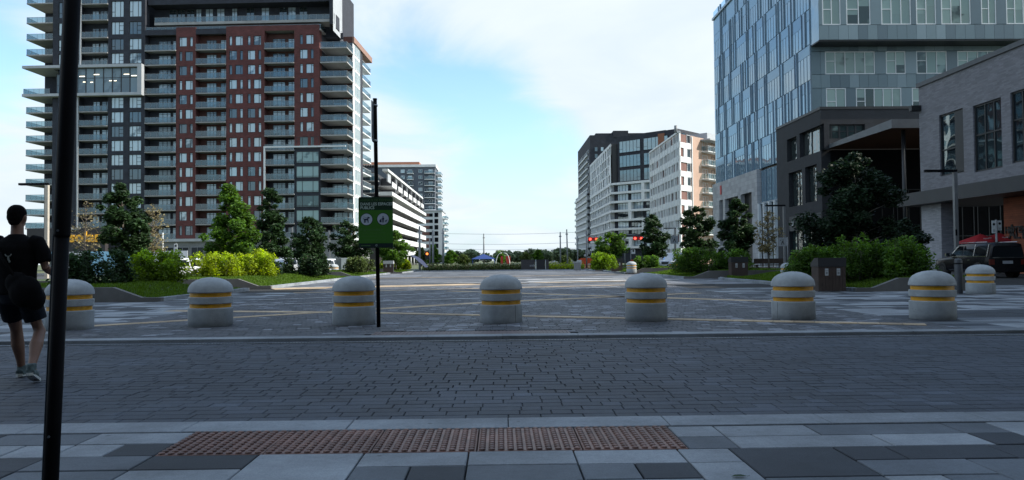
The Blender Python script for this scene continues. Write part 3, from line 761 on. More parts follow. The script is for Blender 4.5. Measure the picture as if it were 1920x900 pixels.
    g_bay = glass('bay_glass', (.05, .08, .09), (.22, .31, .31), .7, 1.7, (.72, .92, .95), wav=.08)
    b = MB(); b.box(xs['i']-.1, xs['j']+.1, .1, DB, 2, zf-.01); F.put('bay_wall', b, [m_dwall])
    for k in range(kf):
        window(F, xs['i']+.35, lv[k]+.25, xs['j']-xs['i']-.5, 2.35, 0.0, (.27, .74), ((.12, 0, 1),), m_frame, g_bay, name='bay_window')
    # ---- penthouse
    zp = Z(59)+.9
    b = MB(); b.box(xs['d'], F.u(622), 3.8, 19, ztop-.6, 60); F.put('penthouse_wall', b, [m_dwall])
    b = MB(); b.box(xs['d'], F.u(602)-.2, -.05, .25, Z(57)+.25, Z(57)+.55)
    r = MB(); x = xs['d']+.5
    for z0, xa_, xb_, y_ in ((Z(57.2), xs['d'], F.u(602), .15),):
        balcony(F, xa_, z0, xb_-xa_, 3.6, 3.75, m_conc, g_rail, .3, .95, (False, True), 1.4, name='terrace')
    zt2 = Z(39.5)
    balcony(F, U(288), zt2, F.u(619)-U(288), 3.6, 3.8, m_conc, g_rail, .55, 1.0, (True, False), 1.4, name='terrace')
    for z, hh in ((Z(57)+.1, 2.4), (zt2+.1, 3.7)):
        for pa in (300, 316, 334, 352, 370, 392, 421, 449, 478, 512, 529, 551):
            window(F, U(pa), z, 1.7 if pa not in (352, 421) else 1.2, hh, 3.72, (.5,), ((.82, 0, 1),), m_frame, g_door)
    b = MB(); b.box(xs['d']+.3, F.u(619), .6, 8, Z(5), Z(-3)+.6); F.put('roof_slab', b, [m_dwall])
    b = MB(); b.box(F.u(619.5), F.u(626), -.4, 5.5, ztop+.9, 60); F.put('side_frame', b, [m_dwall])
    Fs = Face(root, *(F.o+Vector((math.cos(F.a), math.sin(F.a), 0))*F.u(626)+Vector((0, -.3, 0)))[:2], 90-3.1)
    b = MB(); ops = [(.6, 1.0, ztop+1.2, 52), (2.0, 5.0, ztop+.6, ztop+3.6), (2.0, 5.0, ztop+4.4, 52.0), (6.1, 6.7, ztop+1.2, 50)]
    wall_open(b, 0, 7.2, ztop-.4, 57, ops, 0, .7); b.quad((0, .72, ztop), (7.2, .72, ztop), (7.2, .72, 57), (0, .72, 57), 1)
    Fs.put('side_frame', b, [m_wgrey, m_dwall])
    # ---- right side face (sunlit)
    c_, s_ = math.cos(F.a), math.sin(F.a)
    pr = F.o+Vector((c_, s_, 0))*(XR-.2)+Vector((-s_, c_, 0))*5.6
    G = Face(root, pr.x, pr.y, 90-3.1)
    b = MB(); b.box(0, 6.5, -.02, .12, 4, zt-1.2); G.put('side_panel', b, [m_white])
    gs = glass('side_glass', (.2, .3, .34), (.3, .4, .42), .5, 2.0, (.8, .95, 1.0))
    for k in range(14):
        for q in range(3): window(G, 1.5+q*1.7, lv[k]+.3, 1.3, 2.4, -.12, (.5,), (), m_framew, gs)
    for k in range(14): balcony(G, 9.05, lv[k], 8.3, 4.2, 4.2, m_white, g_rail, .26, 1.08, (False, True), 1.3, cap=m_framew)
    b = MB(); b.box(-.02, 8.0, -.35, 0, zt-1.2, zt); b.box(8.0, 17.4, -.35, 4.3, zt-1.2, zt); b.box(0, 8, 0, .4, zt-1.2, zt-.002); G.put('cornice', b, [mat('sunlit_terracotta', (.25, .15, .115), .8, .1, 1)])
    # ---- podium
    b = MB(); b.box(U(98)-1, F.u(651), .02, 20, 0, zb-.55); F.put('podium_wall', b, [m_base])
    b = MB(); b.box(U(265), F.u(600), -.7, 1.0, zb-.55, zb+.02); F.put('podium_cornice', b, [m_wgrey])
    x = U(275)
    while x < F.u(590): window(F, x, 2.2, 2.6, 2.3, -.08, (.5,), (), m_frameg, g_dark, name='shop_window'); x += 3.1
    b = MB(); b.box(U(60), U(205), -1.4, 1.0, Z(484), Z(425)); F.put('sign_wall', b, [mat('sign_wall_dark', (.03, .027, .03), .7)])
    m_or = mat('orange_letters', (.72, .36, .02), .5, .05, emit=((1.0, .5, .02), .12))
    m_wl = mat('white_letters', (.5, .5, .48), .5)
    u, z = F.px(137, 453.8)
    t1 = text('solar', 3.0, m_or, root, tuple(F.rel+Vector((c_, s_, 0))*u+Vector((s_, -c_, 0))*1.5+Vector((0, 0, z))), (math.pi/2, 0, F.a), .12, bold=.07, sx=1.12)
    u, z = F.px(136, 431.5)
    text('WILLOW', .62, m_wl, root, tuple(F.rel+Vector((c_, s_, 0))*u+Vector((s_, -c_, 0))*1.5+Vector((0, 0, z))), (math.pi/2, 0, F.a), .05)
tower_left()
# ================================================================ glass office tower (right)
m_tp = [mat('teal_panel_%d' % i, c, .35, .06, .8, spec=.6) for i, c in enumerate(((.095, .15, .175), (.125, .185, .21), (.16, .225, .255), (.07, .115, .14)))]
m_sp = mat('blue_spandrel', (.14, .20, .255), .25, .08, 1.2, rand=.15, spec=.8)
g_curt = glass('curtain_wall_glass', (.12, .19, .25), (.16, .24, .30), .5, 3.2, (.80, .93, 1.0), .02, wav=.10, wscale=.6)
g_sp = glass('spandrel_glass', (.15, .21, .27), (.18, .25, .30), .5, 2.0, (.62, .82, .98), .12, wav=.05)
m_stone = mat('light_limestone', (.36, .36, .37), .8, .08, .8, brick=(1.2, .6, (.85, .85, .85)))
m_black = mat('black_metal', (.012, .013, .015), .45, .1, 3)
m_dbrick = mat('dark_iron_brick', (.018, .020, .025), .75, .2, .9, brick=(.4, .12, (.6, .6, .6)), stain=.12)
def office():
    X0, Y0 = 35.3, 86.0
    root = thing('office_tower', 'glass office block with a rippled blue curtain wall and white framed windows', 'building', (X0, Y0, 0))
    S = Face(root, X0, 124.5, -90)     # side facing the plaza: u runs towards the camera
    F = Face(root, X0, Y0, 0)
    H = 56.0; zb = 13.2; L_ = 38.5
    # roofline falls back behind the picture edge: read the visible corner height
    H = S.z(32, 1347)+.3
    b = MB(); b.box(.3, 34, .3, L_-.3, 0, H); 
    F.put('core_wall', b, [m_black])
    rng = random.Random(5)
    lev = [zb+4.02*i for i in range(8)]
    sm = {}
    def gp(w, h, kind):
        k = (round(w, 2), round(h, 2), kind)
        if k in sm: return sm[k]
        b = MB(); w, h = k[0], k[1]; t = .045
        # panel with a proud nose at one edge so the wall steps like shingles
        pr = .07 if kind != 'strip' else .11
        y1, y2 = -.02, -pr
        b.quad((0, y1, 0), (w, y2, 0), (w, y2, h), (0, y1, h), 0)
        b.quad((w, y2, 0), (w, .1, 0), (w, .1, h), (w, y2, h), 1); b.quad((0, y1, h), (w, y2, h), (w, .1, h), (0, .1, h), 1); b.quad((0, y1, 0), (0, .1, 0), (w, .1, 0), (w, y2, 0), 1)
        n = max(1, round(w/.95)) if kind == 'win' else 1
        for i in range(1, n):
            f = i/n; yy = y1+(y2-y1)*f; b.box(w*f-.025, w*f+.025, yy-.035, yy+.03, 0, h, 1)
        b.box(w-.05, w, y2-.05, y2, 0, h, 1)
        sm[k] = b.mesh('glass_panel', [g_curt if kind == 'win' else g_sp, m_sp]); return sm[k]
    for i, z in enumerate(lev):
        top = min(z+4.0, H)
        u = -.2; u1 = L_
        if z < zb+1: pass
        first = True
        while u < u1-.4:
            w = rng.choice((1.1, 2.1, 3.0, 3.9, 4.9)); w = min(w, u1-u)
            if u1-u-w < .9: w = u1-u
            sh = rng.choice((1.15, 1.25, 1.5))
            if top-z > 3:
                F_ = S.inst('glass_panel', gp(w, 4.0-sh-.06, 'win'), u, 0, z+.02)
                S.inst('spandrel_panel', gp(w, sh-.04, 'sp'), u, 0, z+4.0-sh)
            else: S.inst('spandrel_panel', gp(w, top-z, 'sp'), u, 0, z)
            u += w
            if u < u1-1.2:
                sw = rng.choice((.75, .95, 1.1)); S.inst('strip_panel', gp(sw, min(4.0, top-z)-.03, 'strip'), u, 0, z+.01); u += sw
    # parapet
    b = MB(); b.box(-.3, L_, -.25, .3, H, H+.35); S.put('parapet', b, [m_sp])
    # limestone base under the glass, with tall dark openings
    ue = S.u(1427, 400); b = MB()
    ops = []
    for (pa, pb, pt) in ((1355, 1362, 375), (1366, 1391, 370), (1396, 1417, 362)):
        ua, ub = S.u(pa, 420), S.u(pb, 420); zt = S.z(pt, (pa+pb)/2); ops.append((ua, ub, 3.2, zt)); window(S, ua, 3.2, ub-ua, zt-3.2, .5, (.5,), ((.33, 0, 1), (.66, 0, 1)), m_black, g_dark, name='tall_window')
        ops.append((ua, ub, 0, 2.9))
    wall_open(b, -.5, ue, 0, zb-.05, ops, -.5, .6); b.box(-.5, ue, .0, .3, 0, 3.3, 1); b.quad((ue, -.5, 0), (ue, .3, 0), (ue, .3, zb-.05), (ue, -.5, zb-.05)); b.quad((-.5, -.5, zb-.05), (ue, -.5, zb-.05), (ue, .3, zb-.05), (-.5, .3, zb-.05))
    S.put('stone_base', b, [m_stone, m_black])
    # red plaque
    u, z = S.px(1358, 354); b = MB(); b.box(u-.3, u+.3, -.62, -.5, z-.9, z+.5); S.put('red_plaque', b, [mat('red_plaque', (.45, .02, .02), .5)])
    # lobby glazing nearer the camera
    u = ue+.1; i = 0
    while u < L_-.3:
        w = min(2.0, L_-.2-u); S.inst('lobby_glass', gp(w, 4.3, 'win'), u, .1, 8.6); S.inst('lobby_glass', gp(w, 5.0, 'win'), u, .1, 3.4)
        bb = MB(); bb.box(u, u+.35, -.5, -.1, 0, 8.5); S.put('lobby_column', bb, [m_white]); u += w; i += 1
    b = MB(); b.box(ue+.1, L_-.2, -.3, .2, 8.35, 8.6); S.put('lobby_beam', b, [m_sp])
    for k in range(4): window(S, ue+.6+k*3.0, .1, 2.4, 3.1, .2, (.5,), (), m_frameg, g_off, name='lobby_door')
    # ---- front with framed windows: three storeys are seen
    z1b, z1t = F.z(57.5, 1700), F.z(9, 1700)
    over = F.z(83, 1700)-.1
    Fo = Face(root, X0, Y0-2.3, 0)
    def row(FF, zw0, zw1, spans, zs0, zs1, py):
        """windows between px spans, panels elsewhere and a spandrel row under"""
        h = zw1-zw0; xs = []
        pu = lambda p: FF.u(p, py)
        prev = .0
        for (a, c) in spans:
            ua, ub = pu(a), pu(c)
            x = prev
            while x < ua-.05:
                w = min(1.08, ua-x); 
                if ua-x-w < .3: w = ua-x
                bb = pan(w, h); FF.inst('panel', bb, x, 0, zw0); x += w
            n = max(1, round((ub-ua)/1.08)); wn = window(FF, ua, zw0, ub-ua, h, 0.0, tuple((i/n) for i in range(1, n)), ((.58, 0, 1/n),) if n > 1 else (), m_framew, g_off, t=.10, name='window', split=False)
            for q in range(n):
                pass
            prev = ub
        x = prev
        while x < 31: FF.inst('panel', pan(1.08, h), x, 0, zw0); x += 1.08
        x = 0.0
        while x < 31: FF.inst('panel', pan(1.08, zw0-zs0-.03), x, 0, zs0); x += 1.08
    pm = {}
    def pan(w, h):
        k = (round(w, 2), round(h, 2), rng.choice((0, 0, 1, 1, 2, 3)))
        if k not in pm: b = MB(); b.box(.012, k[0]-.012, -.04, .1, .012, k[1]-.012); pm[k] = b.mesh('panel', [m_tp[k[2]]])
        return pm[k]
    # replace black single mesh windows by per-pane blinds
    def blinds(FF, zw0, zw1, spans, py):
        for (a, c) in spans:
            ua, ub = FF.u(a, py), FF.u(c, py); n = max(1, round((ub-ua)/1.08))
            for q in range(n):
                r = rng.random(); hh = (zw1-zw0)
                if r < .25: continue
                drop = hh*rng.choice((.3, .45, .6, .62, .95, .95)); w = (ub-ua)/n
                bb = MB(); bb.quad((ua+q*w+.06, .045, zw1-drop), (ua+(q+1)*w-.06, .045, zw1-drop), (ua+(q+1)*w-.06, .045, zw1-.08), (ua+q*w+.06, .045, zw1-.08)); FF.put('blind', bb, [g_blind])
    g_blind = glass('blind_behind_glass', (.2, .27, .25), (.26, .34, .31), .5, 1.5, (.75, .9, .9))
    s1 = ((1542, 1576), (1587, 1632), (1652.5, 1708), (1718, 1755), (1765, 1820), (1840, 1868), (1887, 1935))
    s2 = ((1547, 1640), (1661, 1697.5), (1718, 1775), (1795, 1871), (1891, 1940))
    s3 = ((1549, 1586), (1605, 1690), (1710, 1745), (1770, 1850))
    row(Fo, z1b, z1t, s1, over, 0, 40); blinds(Fo, z1b, z1t, s1, 40)
    # band above row one
    x = 0
    while x < 31:
        Fo.inst('panel', pan(1.08, 1.35), x, 0, z1t+.03)
        if H > z1t+1.6: Fo.inst('panel', pan(1.08, 2.8), x, 0, z1t+1.42)
        if H > z1t+4.4: Fo.inst('panel', pan(1.08, H-z1t-4.25), x, 0, z1t+4.25)
        x += 1.08
    z2b, z2t = F.z(138.5, 1700), F.z(96, 1700); z3b = F.z(207, 1700)-1.0; z3t = F.z(165, 1650)
    row(F, z2b, z2t, s2, z3t+.03, 0, 115); blinds(F, z2b, z2t, s2, 115)
    row(F, z3b, z3t, s3, z3b-3, 0, 185); blinds(F, z3b, z3t, s3, 185)
    x = 0
    while x < 31: F.inst('panel', pan(1.08, over-z2t-.05), x, 0, z2t+.03); x += 1.08
    b = MB(); b.box(.0, 33, .05, 2.4, over-.15, over); b.box(.15, 33, .06, 2.35, over, H); Fo.put('overhang', b, [m_black])
    # side cheek of the projecting block
    b = MB(); b.quad((0, 2.4, over), (0, .0, over), (0, .0, H), (0, 2.4, H)); Fo.put('cheek_panel', b, [g_curt])
office()

# ================================================================ dark brick block with the big canopy
def dark_block():
    X0, Y0 = 31.2, 74.0
    root = thing('dark_brick_block', 'low black brick block with big windows in front of the glass office', 'building', (X0, Y0, 0))
    F = Face(root, X0, Y0, 0); S = Face(root, X0, 86, -90)
    H = F.z(205, 1546); L_ = 11.98
    b = MB(); ops = []
    def op(pa, pb, ptop, pbot, vs=(.5,), hs=(), gm=None, pref=None):
        ua, ub = S.u(pa, 300), S.u(pb, 300); zt = S.z(ptop, pa); zo = S.z(pbot, pa)
        ops.append((ua, ub, zo, zt)); window(S, ua, zo, ub-ua, zt-zo, .45, vs, hs, m_black, gm or g_off)
    g_rip = glass('rippled_reflecting_glass', (.03, .04, .04), (.05, .06, .06), .5, 2.6, (.9, .95, .95), .02, wav=.6, wscale=1.6)
    op(1476, 1494, 262, 304, (), (), g_rip); op(1500, 1546, 250, 296, (.33, .66), (), g_rip); op(1478, 1503, 325, 389, (.5,), ((.8, 0, 1),), g_rip); op(1509, 1531, 314, 381, (.6,), ((.85, 0, 1),), g_rip)
    ua, ub, zt = S.u(1480, 450), S.u(1532, 450), S.z(430, 1480); ops.append((ua, ub, .05, zt))
    nn = 5
    for i in range(nn): window(S, ua+(ub-ua)*i/nn, .05, (ub-ua)/nn, zt-.05, .3, (), ((.45, 0, 1), (.72, 0, 1)), m_black, g_rip if i % 2 else g_off, name='entrance_door')
    wall_open(b, 0, L_, 0, H, [o for o in ops], 0, .5)
    S.put('side_wall', b, [m_dbrick])
    b = MB(); zw0, zw1 = F.z(262, 1560)+.1, F.z(233, 1560); xe = F.u(1622, 240)
    wall_open(b, 0, 30, 0, H, [(.35, xe, zw0, zw1)], 0, .5); F.put('front_wall', b, [m_dbrick]); b = MB(); b.box(.9, 30, -.09, .0, 0, atY(1672, 240, 62).z-.1); F.put('painted_shade_sheet', b, [mat('shade_black', (.006, .006, .007), .8, .1, 2, spec=.1)])  # black sheet on the wall paints the deep shade under the canopy
    n = 5
    for i in range(n): window(F, .35+(xe-.35)*i/n, zw0, (xe-.35)/n, zw1-zw0, .3, (), ((.55, 0, 1),), m_black, g_off)
    b = MB(); b.box(.6, 30, .6, L_-.1, 0, H-.1); F.put('core_wall', b, [m_black])
    b = MB(); b.box(-.08, 30, -.08, .3, H, H+.25); b.box(-.08, .3, .3, L_, H, H+.25); F.put('parapet', b, [m_black])
    # name board over the entrance: shape of white letters, too small to read
    u, z = S.px(1487, 420); b = MB(); b.box(S.u(1478), S.u(1538), -.06, 0, S.z(432, 1500), S.z(404, 1500)); S.put('sign_board', b, [mat('sign_board_grey', (.05, .052, .055), .6)])
    b = MB(); b.box(u, u+.45, -.14, -.06, z-.3, z+.3)
    S.put('sign_logo', b, [m_framew])
    # canopy
    za = F.z(292, 1523)
    zc = atY(1672, 240, 62).z; Xc = atY(1672, 240, 62).x; 
    b = MB(); X1 = 62.0
    top = [(Xc, 62, zc+.72), (X1, 62, zc+.72), (X1, 73.9, zc+.5), (Xc-.3, 73.9, zc+.35)]; bot = [(Xc, 62, zc), (X1, 62, zc), (X1, 73.9, zc), (Xc-.3, 73.9, zc)]
    V = [tuple(Vector(p)-Vector((X0, Y0, 0))) for p in bot+top]; b.v = V
    b.f = [(0, 3, 2, 1), (4, 5, 6, 7), (0, 1, 5, 4), (1, 2, 6, 5), (3, 0, 4, 7)]; b.m = [1, 0, 0, 0, 0]; b.t = [1]*5; b.sm = [False]*5
    b.build('canopy', [mat('canopy_fascia', (.11, .12, .13), .45, .15, 1.0, metal=.3), mat('canopy_soffit_brown', (.075, .032, .016), .6, .25, 1.5)], root)
    for px_ in (1697, 1790):
        p = atY(px_, 400, 63); bb = MB(); bb.tube([(p.x-X0, -11+0.0, 0), (p.x-X0, -11, zc)], .16, 12); bb.build('canopy_column', [m_black], root)
    for i in range(9): window(F, 2+i*2.6, .1, 2.3, 7.6, -.12, (.5,), ((.4, 0, 1),), m_black, glass('unlit_glass', (.004, .005, .006), (.008, .01, .01), .3, 1.12), name='lobby_window')
dark_block()

# ================================================================ grey brick hotel, near right
def hotel():
    X0, Y1 = 32.0, 58.0
    root = thing('hotel_building', 'grey brick hotel wing with black framed windows above a dark canopy, near right', 'building', (X0, Y1, 0))
    S = Face(root, X0, Y1, -90)
    U = S.u; L_ = 30.0
    H = S.z(160, 1734); zt = S.z(361, 1736); zb = S.z(384, 1740)
    m_gb = mat('grey_brick', (.185, .183, .20), .85, .08, .6, brick=(.45, .10, (.85, .85, .85)), stain=.08)
    b = MB(); ops = []
    def W(pa, pb, ptop, pref, pbot, pref2, vs, hs, gm=None):
        ua, ub = U(pa, 280), U(pb, 280); z1, z0 = S.z(ptop, pref), S.z(pbot, pref2); ops.append((ua, ub, z0, z1)); window(S, ua, z0, ub-ua, z1-z0, .12, vs, hs, m_black, gm or g_w, t=.12)
    g_w = glass('hotel_glass', (.012, .018, .024), (.02, .03, .035), .3, 2.3, (.7, .85, .9), .02, wav=.18, wscale=.5)
    W(1762, 1807, 216, 1763, 331, 1763, (.62,), ((.42, 0, .62),)); W(1826, 1879, 198, 1827, 323, 1830, (.38, .7), ((.55, 0, 1),)); 
    W(1897, 1955, 173, 1898, 306, 1900, (.35, .7), ((.6, 0, 1),)); W(1985, 2060, 150, 1990, 290, 1990, (.5,), ((.6, 0, 1),))
    wall_open(b, 0, L_, zt, H, ops, 0, .3); b.quad((0, 20, zt), (0, 0, zt), (0, 0, H), (0, 20, H)); S.put('brick_wall', b, [m_gb])
    b = MB(); ua = ops[0][0]+(ops[0][1]-ops[0][0])*.62+.1; b.box(ua, ops[0][1]-.08, .05, .12, ops[0][2]+.1, ops[0][3]-.1); S.put('louvre', b, [m_black])
    b = MB(); b.box(.3, L_, .35, 20, zt, H-.3); S.put('core_wall', b, [m_black])
    b = MB(); b.box(-.12, L_, -.14, .4, H, H+.32); S.put('roof_coping', b, [mat('coping_grey', (.07, .075, .08), .5)])
    b = MB(); b.box(-1.6, L_, -1.0, .02, zb, zt); b.box(-1.6, L_, .02, 6.5, zb, zb+.25)
    b.box(-1.6, -.02, .02, 6, zb+.25, zt)
    S.put('canopy', b, [mat('canopy_dark_metal', (.032, .034, .038), .5, .1, 1)])
    b = MB(); b.box(0, U(1765, 430), .0, .9, 0, zb); S.put('brick_column', b, [mat('pale_brick', (.30, .30, .32), .85, .08, .6, brick=(.45, .10, (.85, .85, .85)))])
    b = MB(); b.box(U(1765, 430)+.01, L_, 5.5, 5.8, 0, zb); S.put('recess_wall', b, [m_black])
    g_unl = glass('unlit_glass', (.004, .005, .006), (.008, .01, .01), .3, 1.12)
    for i in range(6): window(S, 4.5+i*2.7, .1, 2.4, 4.2, 5.3, (.5,), ((.7, 0, 1),), m_black, g_unl, name='shop_window')
    ub = Face(root, X0+1.6, Y1, -90).px(1883, 440)[0]-.6
    m_wood = mat('rust_brick', (.26, .075, .035), .75, .14, 1.5, brick=(2.4, .14, (.55, .5, .5)), stain=.2)
    # rust coloured wall stands 2 m in from the front
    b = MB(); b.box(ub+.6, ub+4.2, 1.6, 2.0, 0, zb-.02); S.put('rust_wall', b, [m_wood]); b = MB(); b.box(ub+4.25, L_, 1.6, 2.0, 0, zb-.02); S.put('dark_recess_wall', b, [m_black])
    W2 = Face(root, X0+1.6, Y1, -90)
    for (tx, px_, py_, sz) in (('HÔTEL', 1885.5, 437.5, .62), ('ALT', 1893, 447.5, .95)):
        u, z = W2.px(px_, py_); c = S.rel
        text(tx, sz, m_black, root, (1.6-.04, -u, z), (math.pi/2, 0, S.a), .03, bold=.02)
    u, z = S.px(1737, 197); b = MB(); b.box(-.05, .35, -.75, -.02, z-.28, z+.12); S.put('wall_lamp', b, [m_black])
    # unseen taller storeys added past the picture edge to shade the foreground
    b = MB(); b.box(29.0, 86, 6.0, 26, H-.3, 58)
    for k in range(13): b.box(28.95, 86.05, 5.95, 6.0, H+2+k*3.1, H+3.6+k*3.1, 1)
    S.put('added_shade_storeys', b, [m_wgrey, m_dwall])
    b = MB(); b.box(9, 28.9, 4.5, 14, H-.3, 20.5); S.put('rooftop_plant', b, [m_wgrey])  # unseen roof block added to keep the large right tree in shade
hotel()

# ================================================================ buildings farther along the street, right side
def white_panel_block():
    P = atY(1274, 300, 158.0)
    root = thing('white_panel_building', 'white panelled apartment block with salmon side wall and balconies behind the trees', 'building', (P.x, P.y, 0))
    S = Face(root, P.x, P.y+31, -90)
    H = S.z(247, 1274); n = 9; h = (H-.5)/n
    m_br = mat('brown_infill', (.17, .085, .07), .8, .15, 1)
    rng = random.Random(3)
    pm = {}
    def panel(F, u, z, w, hh, name='panel', m=m_white):
        k = (round(w, 2), round(hh, 2), m.name)
        if k not in pm: bb = MB(); bb.box(.03, k[0]-.03, -.06, .24, 0, k[1]); pm[k] = bb.mesh('panel', [m])
        return F.inst(name, pm[k], u, 0, z)
    cols = 32; cw = 31/cols
    for k in range(n):
        z = .4+k*h
        c = 0
        while c < cols:
            g = rng.choice((2, 3, 3, 4)); g = min(g, cols-c)
            for q in range(g): panel(S, (c+q)*cw, z-.05, cw, 1.3)
            for q in range(g):
                if q == 0: panel(S, c*cw, z+1.25, cw*.6, h-1.27)
                elif rng.random() < .62: window(S, (c+q)*cw-cw*.15, z+1.27, cw*.62, h-1.32, .14, (), (), m_framew, g_dark, split=False)
            c += g
    for c in range(0, cols, 3):
        bb = MB(); bb.box(c*cw-.06, c*cw+.06, -.16, -.06, 0, H+.2); S.put('mullion', bb, [m_framew])
    b = MB(); b.box(-.1, 31.1, -.2, .3, H-.1, H+.25); S.put('roof_edge', b, [m_framew])
    # second face, turned towards the sun
    D = Face(root, P.x, P.y, 47)
    H2 = D.z(247, 1274)
    uw = D.px(1296, 300)[0]; up = D.px(1312, 300)[0]; ue = D.px(1362, 300)[0]
    b = MB(); b.box(uw, ue, .0, .3, 0, H2-.3); D.put('salmon_wall', b, [mat('salmon_render', (.45, .31, .24), .85, .07, .6, stain=.08)])
    c7, s7 = math.cos(R(47)), math.sin(R(47)); b = MB(); b.prism([(.3, .5), (c7*uw, s7*uw+.25), (c7*ue, s7*ue+.3), (c7*ue, 31), (.3, 31)], 0, H2-.35); b.build('core_wall', [m_br], root)
    for k in range(n):
        z = .4+k*h
        panel(D, 0, z-.05, uw, 1.15); panel(D, 0, z+1.1, .5, h-1.12); 
        if k % 2: panel(D, uw*.35, z+1.1, uw*.3, h-1.12)
        window(D, uw*.66, z+1.12, uw*.3, h-1.2, .05, (), (), m_framew, g_dark, split=False)
        if z > 1.5:
            balcony(D, up+.8, z, 3.6, 1.6, 0, m_white, g_rail, .2, 1.05, (True, True), .9, cap=m_framew)
            window(D, up+1.2, z+.05, 2.2, 2.2, -.03, (.5,), (), m_framew, g_off, name='glass_door', split=False)
            balcony(D, up+4.6, z, ue-up-4.6, 2.0, 0, m_white, g_rail, .2, 1.05, (False, True), .9, cap=m_framew)
            window(D, up+5.2, z+.05, 1.4, 2.2, -.03, (), (), m_frame, g_dark, name='glass_door', split=False)
    for px_ in (1297, 1327, 1338.5): u = D.px(px_, 300)[0]; bb = MB(); bb.box(u-.12, u+.12, -2.1 if px_ > 1300 else -.2, -1.86 if px_ > 1300 else .05, 0, H2-.5); D.put('white_post', bb, [m_framew])
    b = MB(); b.box(up+.5, ue, -2.2, 0, H2-.9, H2-.6); b.box(up+3.5, ue, .0, 10, H2-.3, H2+1.2); D.put('roof_edge', b, [m_wgrey])
    b = MB(); b.tube([(.8, 1.2, H2), (.8, 1.2, H2+1.5)], .35, 8); D.put('vent_pipe', b, [m_frameg])
white_panel_block()

def grid_block():
    P = atY(1146, 340, 249.0)
    root = thing('white_grid_building', 'mid-rise block with white balcony bands below dark glass top floors', 'building', (P.x, P.y, 0))
    S = Face(root, P.x, 307, -90); D = Face(root, P.x, P.y, -44)
    n = 8; L_ = 307-P.y
    zt = D.z(345, 1146); h = 2.93; nn = 7
    # lower white bands (seven storeys), front and side
    WD = min(30, D.u(1222)+3); WU = D.u(1268)
    H = S.z(262, 1152)
    b = MB(); b.box(.5, L_, 1.6, 16, 0, zt); S.put('core_wall', b, [m_dwall])
    b = MB(); b.box(.0, WD, 1.6, 14, 0, zt); D.put('core_wall', b, [m_dwall])
    rng = random.Random(8)
    for k in range(nn+1):
        z = zt-k*h
        b = MB(); b.box(-.3, WD, -.1, 1.6, z-.45, z+.25); D.put('white_band', b, [m_white])
        b = MB(); b.box(0, L_+.2, -.2, 1.6, z-.45, z+.25); S.put('white_band', b, [m_white])
        if k == nn: break
        off = 0 if (k//2) % 2 == 0 else -5.0
        for u in (11.5, 22.5, 33):
            uu = u+off
            if 1 < uu < WD: bb = MB(); bb.box(uu, uu+1.1, -.05, 1.6, z-h+.25, z-.45); D.put('white_pier', bb, [m_white])
        for i in range(5): window(D, 1.0+i*5.6, z-h+.25, 4.6, h-.7, 1.45, (.25, .5, .75), (), m_frame, g_door, split=False)
        u = 2.0
        while u < L_-2:
            g = rng.choice((2.2, 3.4, 4.5)); bb = MB(); bb.box(u, u+1.3, -.1, 1.6, z-h+.25, z-.45); S.put('white_pier', bb, [m_white])
            if rng.random() < .5: bb = MB(); bb.box(u+1.3, u+1.3+g*.6, -.3, .0, z-h+.25, z-h+1.2); S.put('balcony_front', bb, [m_white])
            u += g+1.3
    # dark glass storeys above the front
    H1 = D.z(262, 1152)+.9
    b = MB(); b.box(2.0, WU, .9, 14, zt, H1); D.put('upper_wall', b, [m_dwall])
    g_bay2 = glass('pale_reflecting_glass', (.05, .08, .10), (.20, .27, .30), .6, 2.2, (.8, .95, 1), wav=.06)
    n3 = 3; hh = (H1-zt-1.2)/n3
    for k in range(n3):
        u = 2.8
        for w in (9.2, 10.0, 6.0):
            window(D, u, zt+.5+k*hh, w-1.2, hh-.9, .72, tuple(i/6 for i in range(1, 6)), ((.3, .0, .16), (.3, .84, 1)), m_frame, g_bay2, split=False); u += w
    # white framed upper storeys on the plaza side
    b = MB(); ops = []
    for k in range(4):
        z0 = zt+.6+k*(H-zt-1)/4
        u = 2.0
        while u < L_-3:
            w = rng.choice((2.0, 3.0)); ops.append((u, u+w, z0, z0+2.6)); window(S, u, z0, w, 2.6, .3, (.5,), (), m_frame, g_res if rng.random() < .6 else g_dark, split=False); u += w+rng.choice((1.2, 2.6))
    wall_open(b, 0, L_-.02, zt+.25, H, ops, -.05, .4); S.put('upper_white_wall', b, [m_white])
    b = MB(); b.box(0, L_-.1, .4, 12, zt, H-.1); S.put('core_wall', b, [m_black])
    b = MB(); b.box(D.u(1186), D.u(1238), 3, 10, H1, D.z(241.5, 1238)); D.put('rooftop_plant', b, [m_dwall])
    b = MB(); b.box(D.u(1231), D.u(1243), .7, .9, zt+hh*2+.6, H1-.8); D.put('terracotta_panel', b, [mat('terracotta_panel', (.22, .09, .05), .8)])
grid_block()

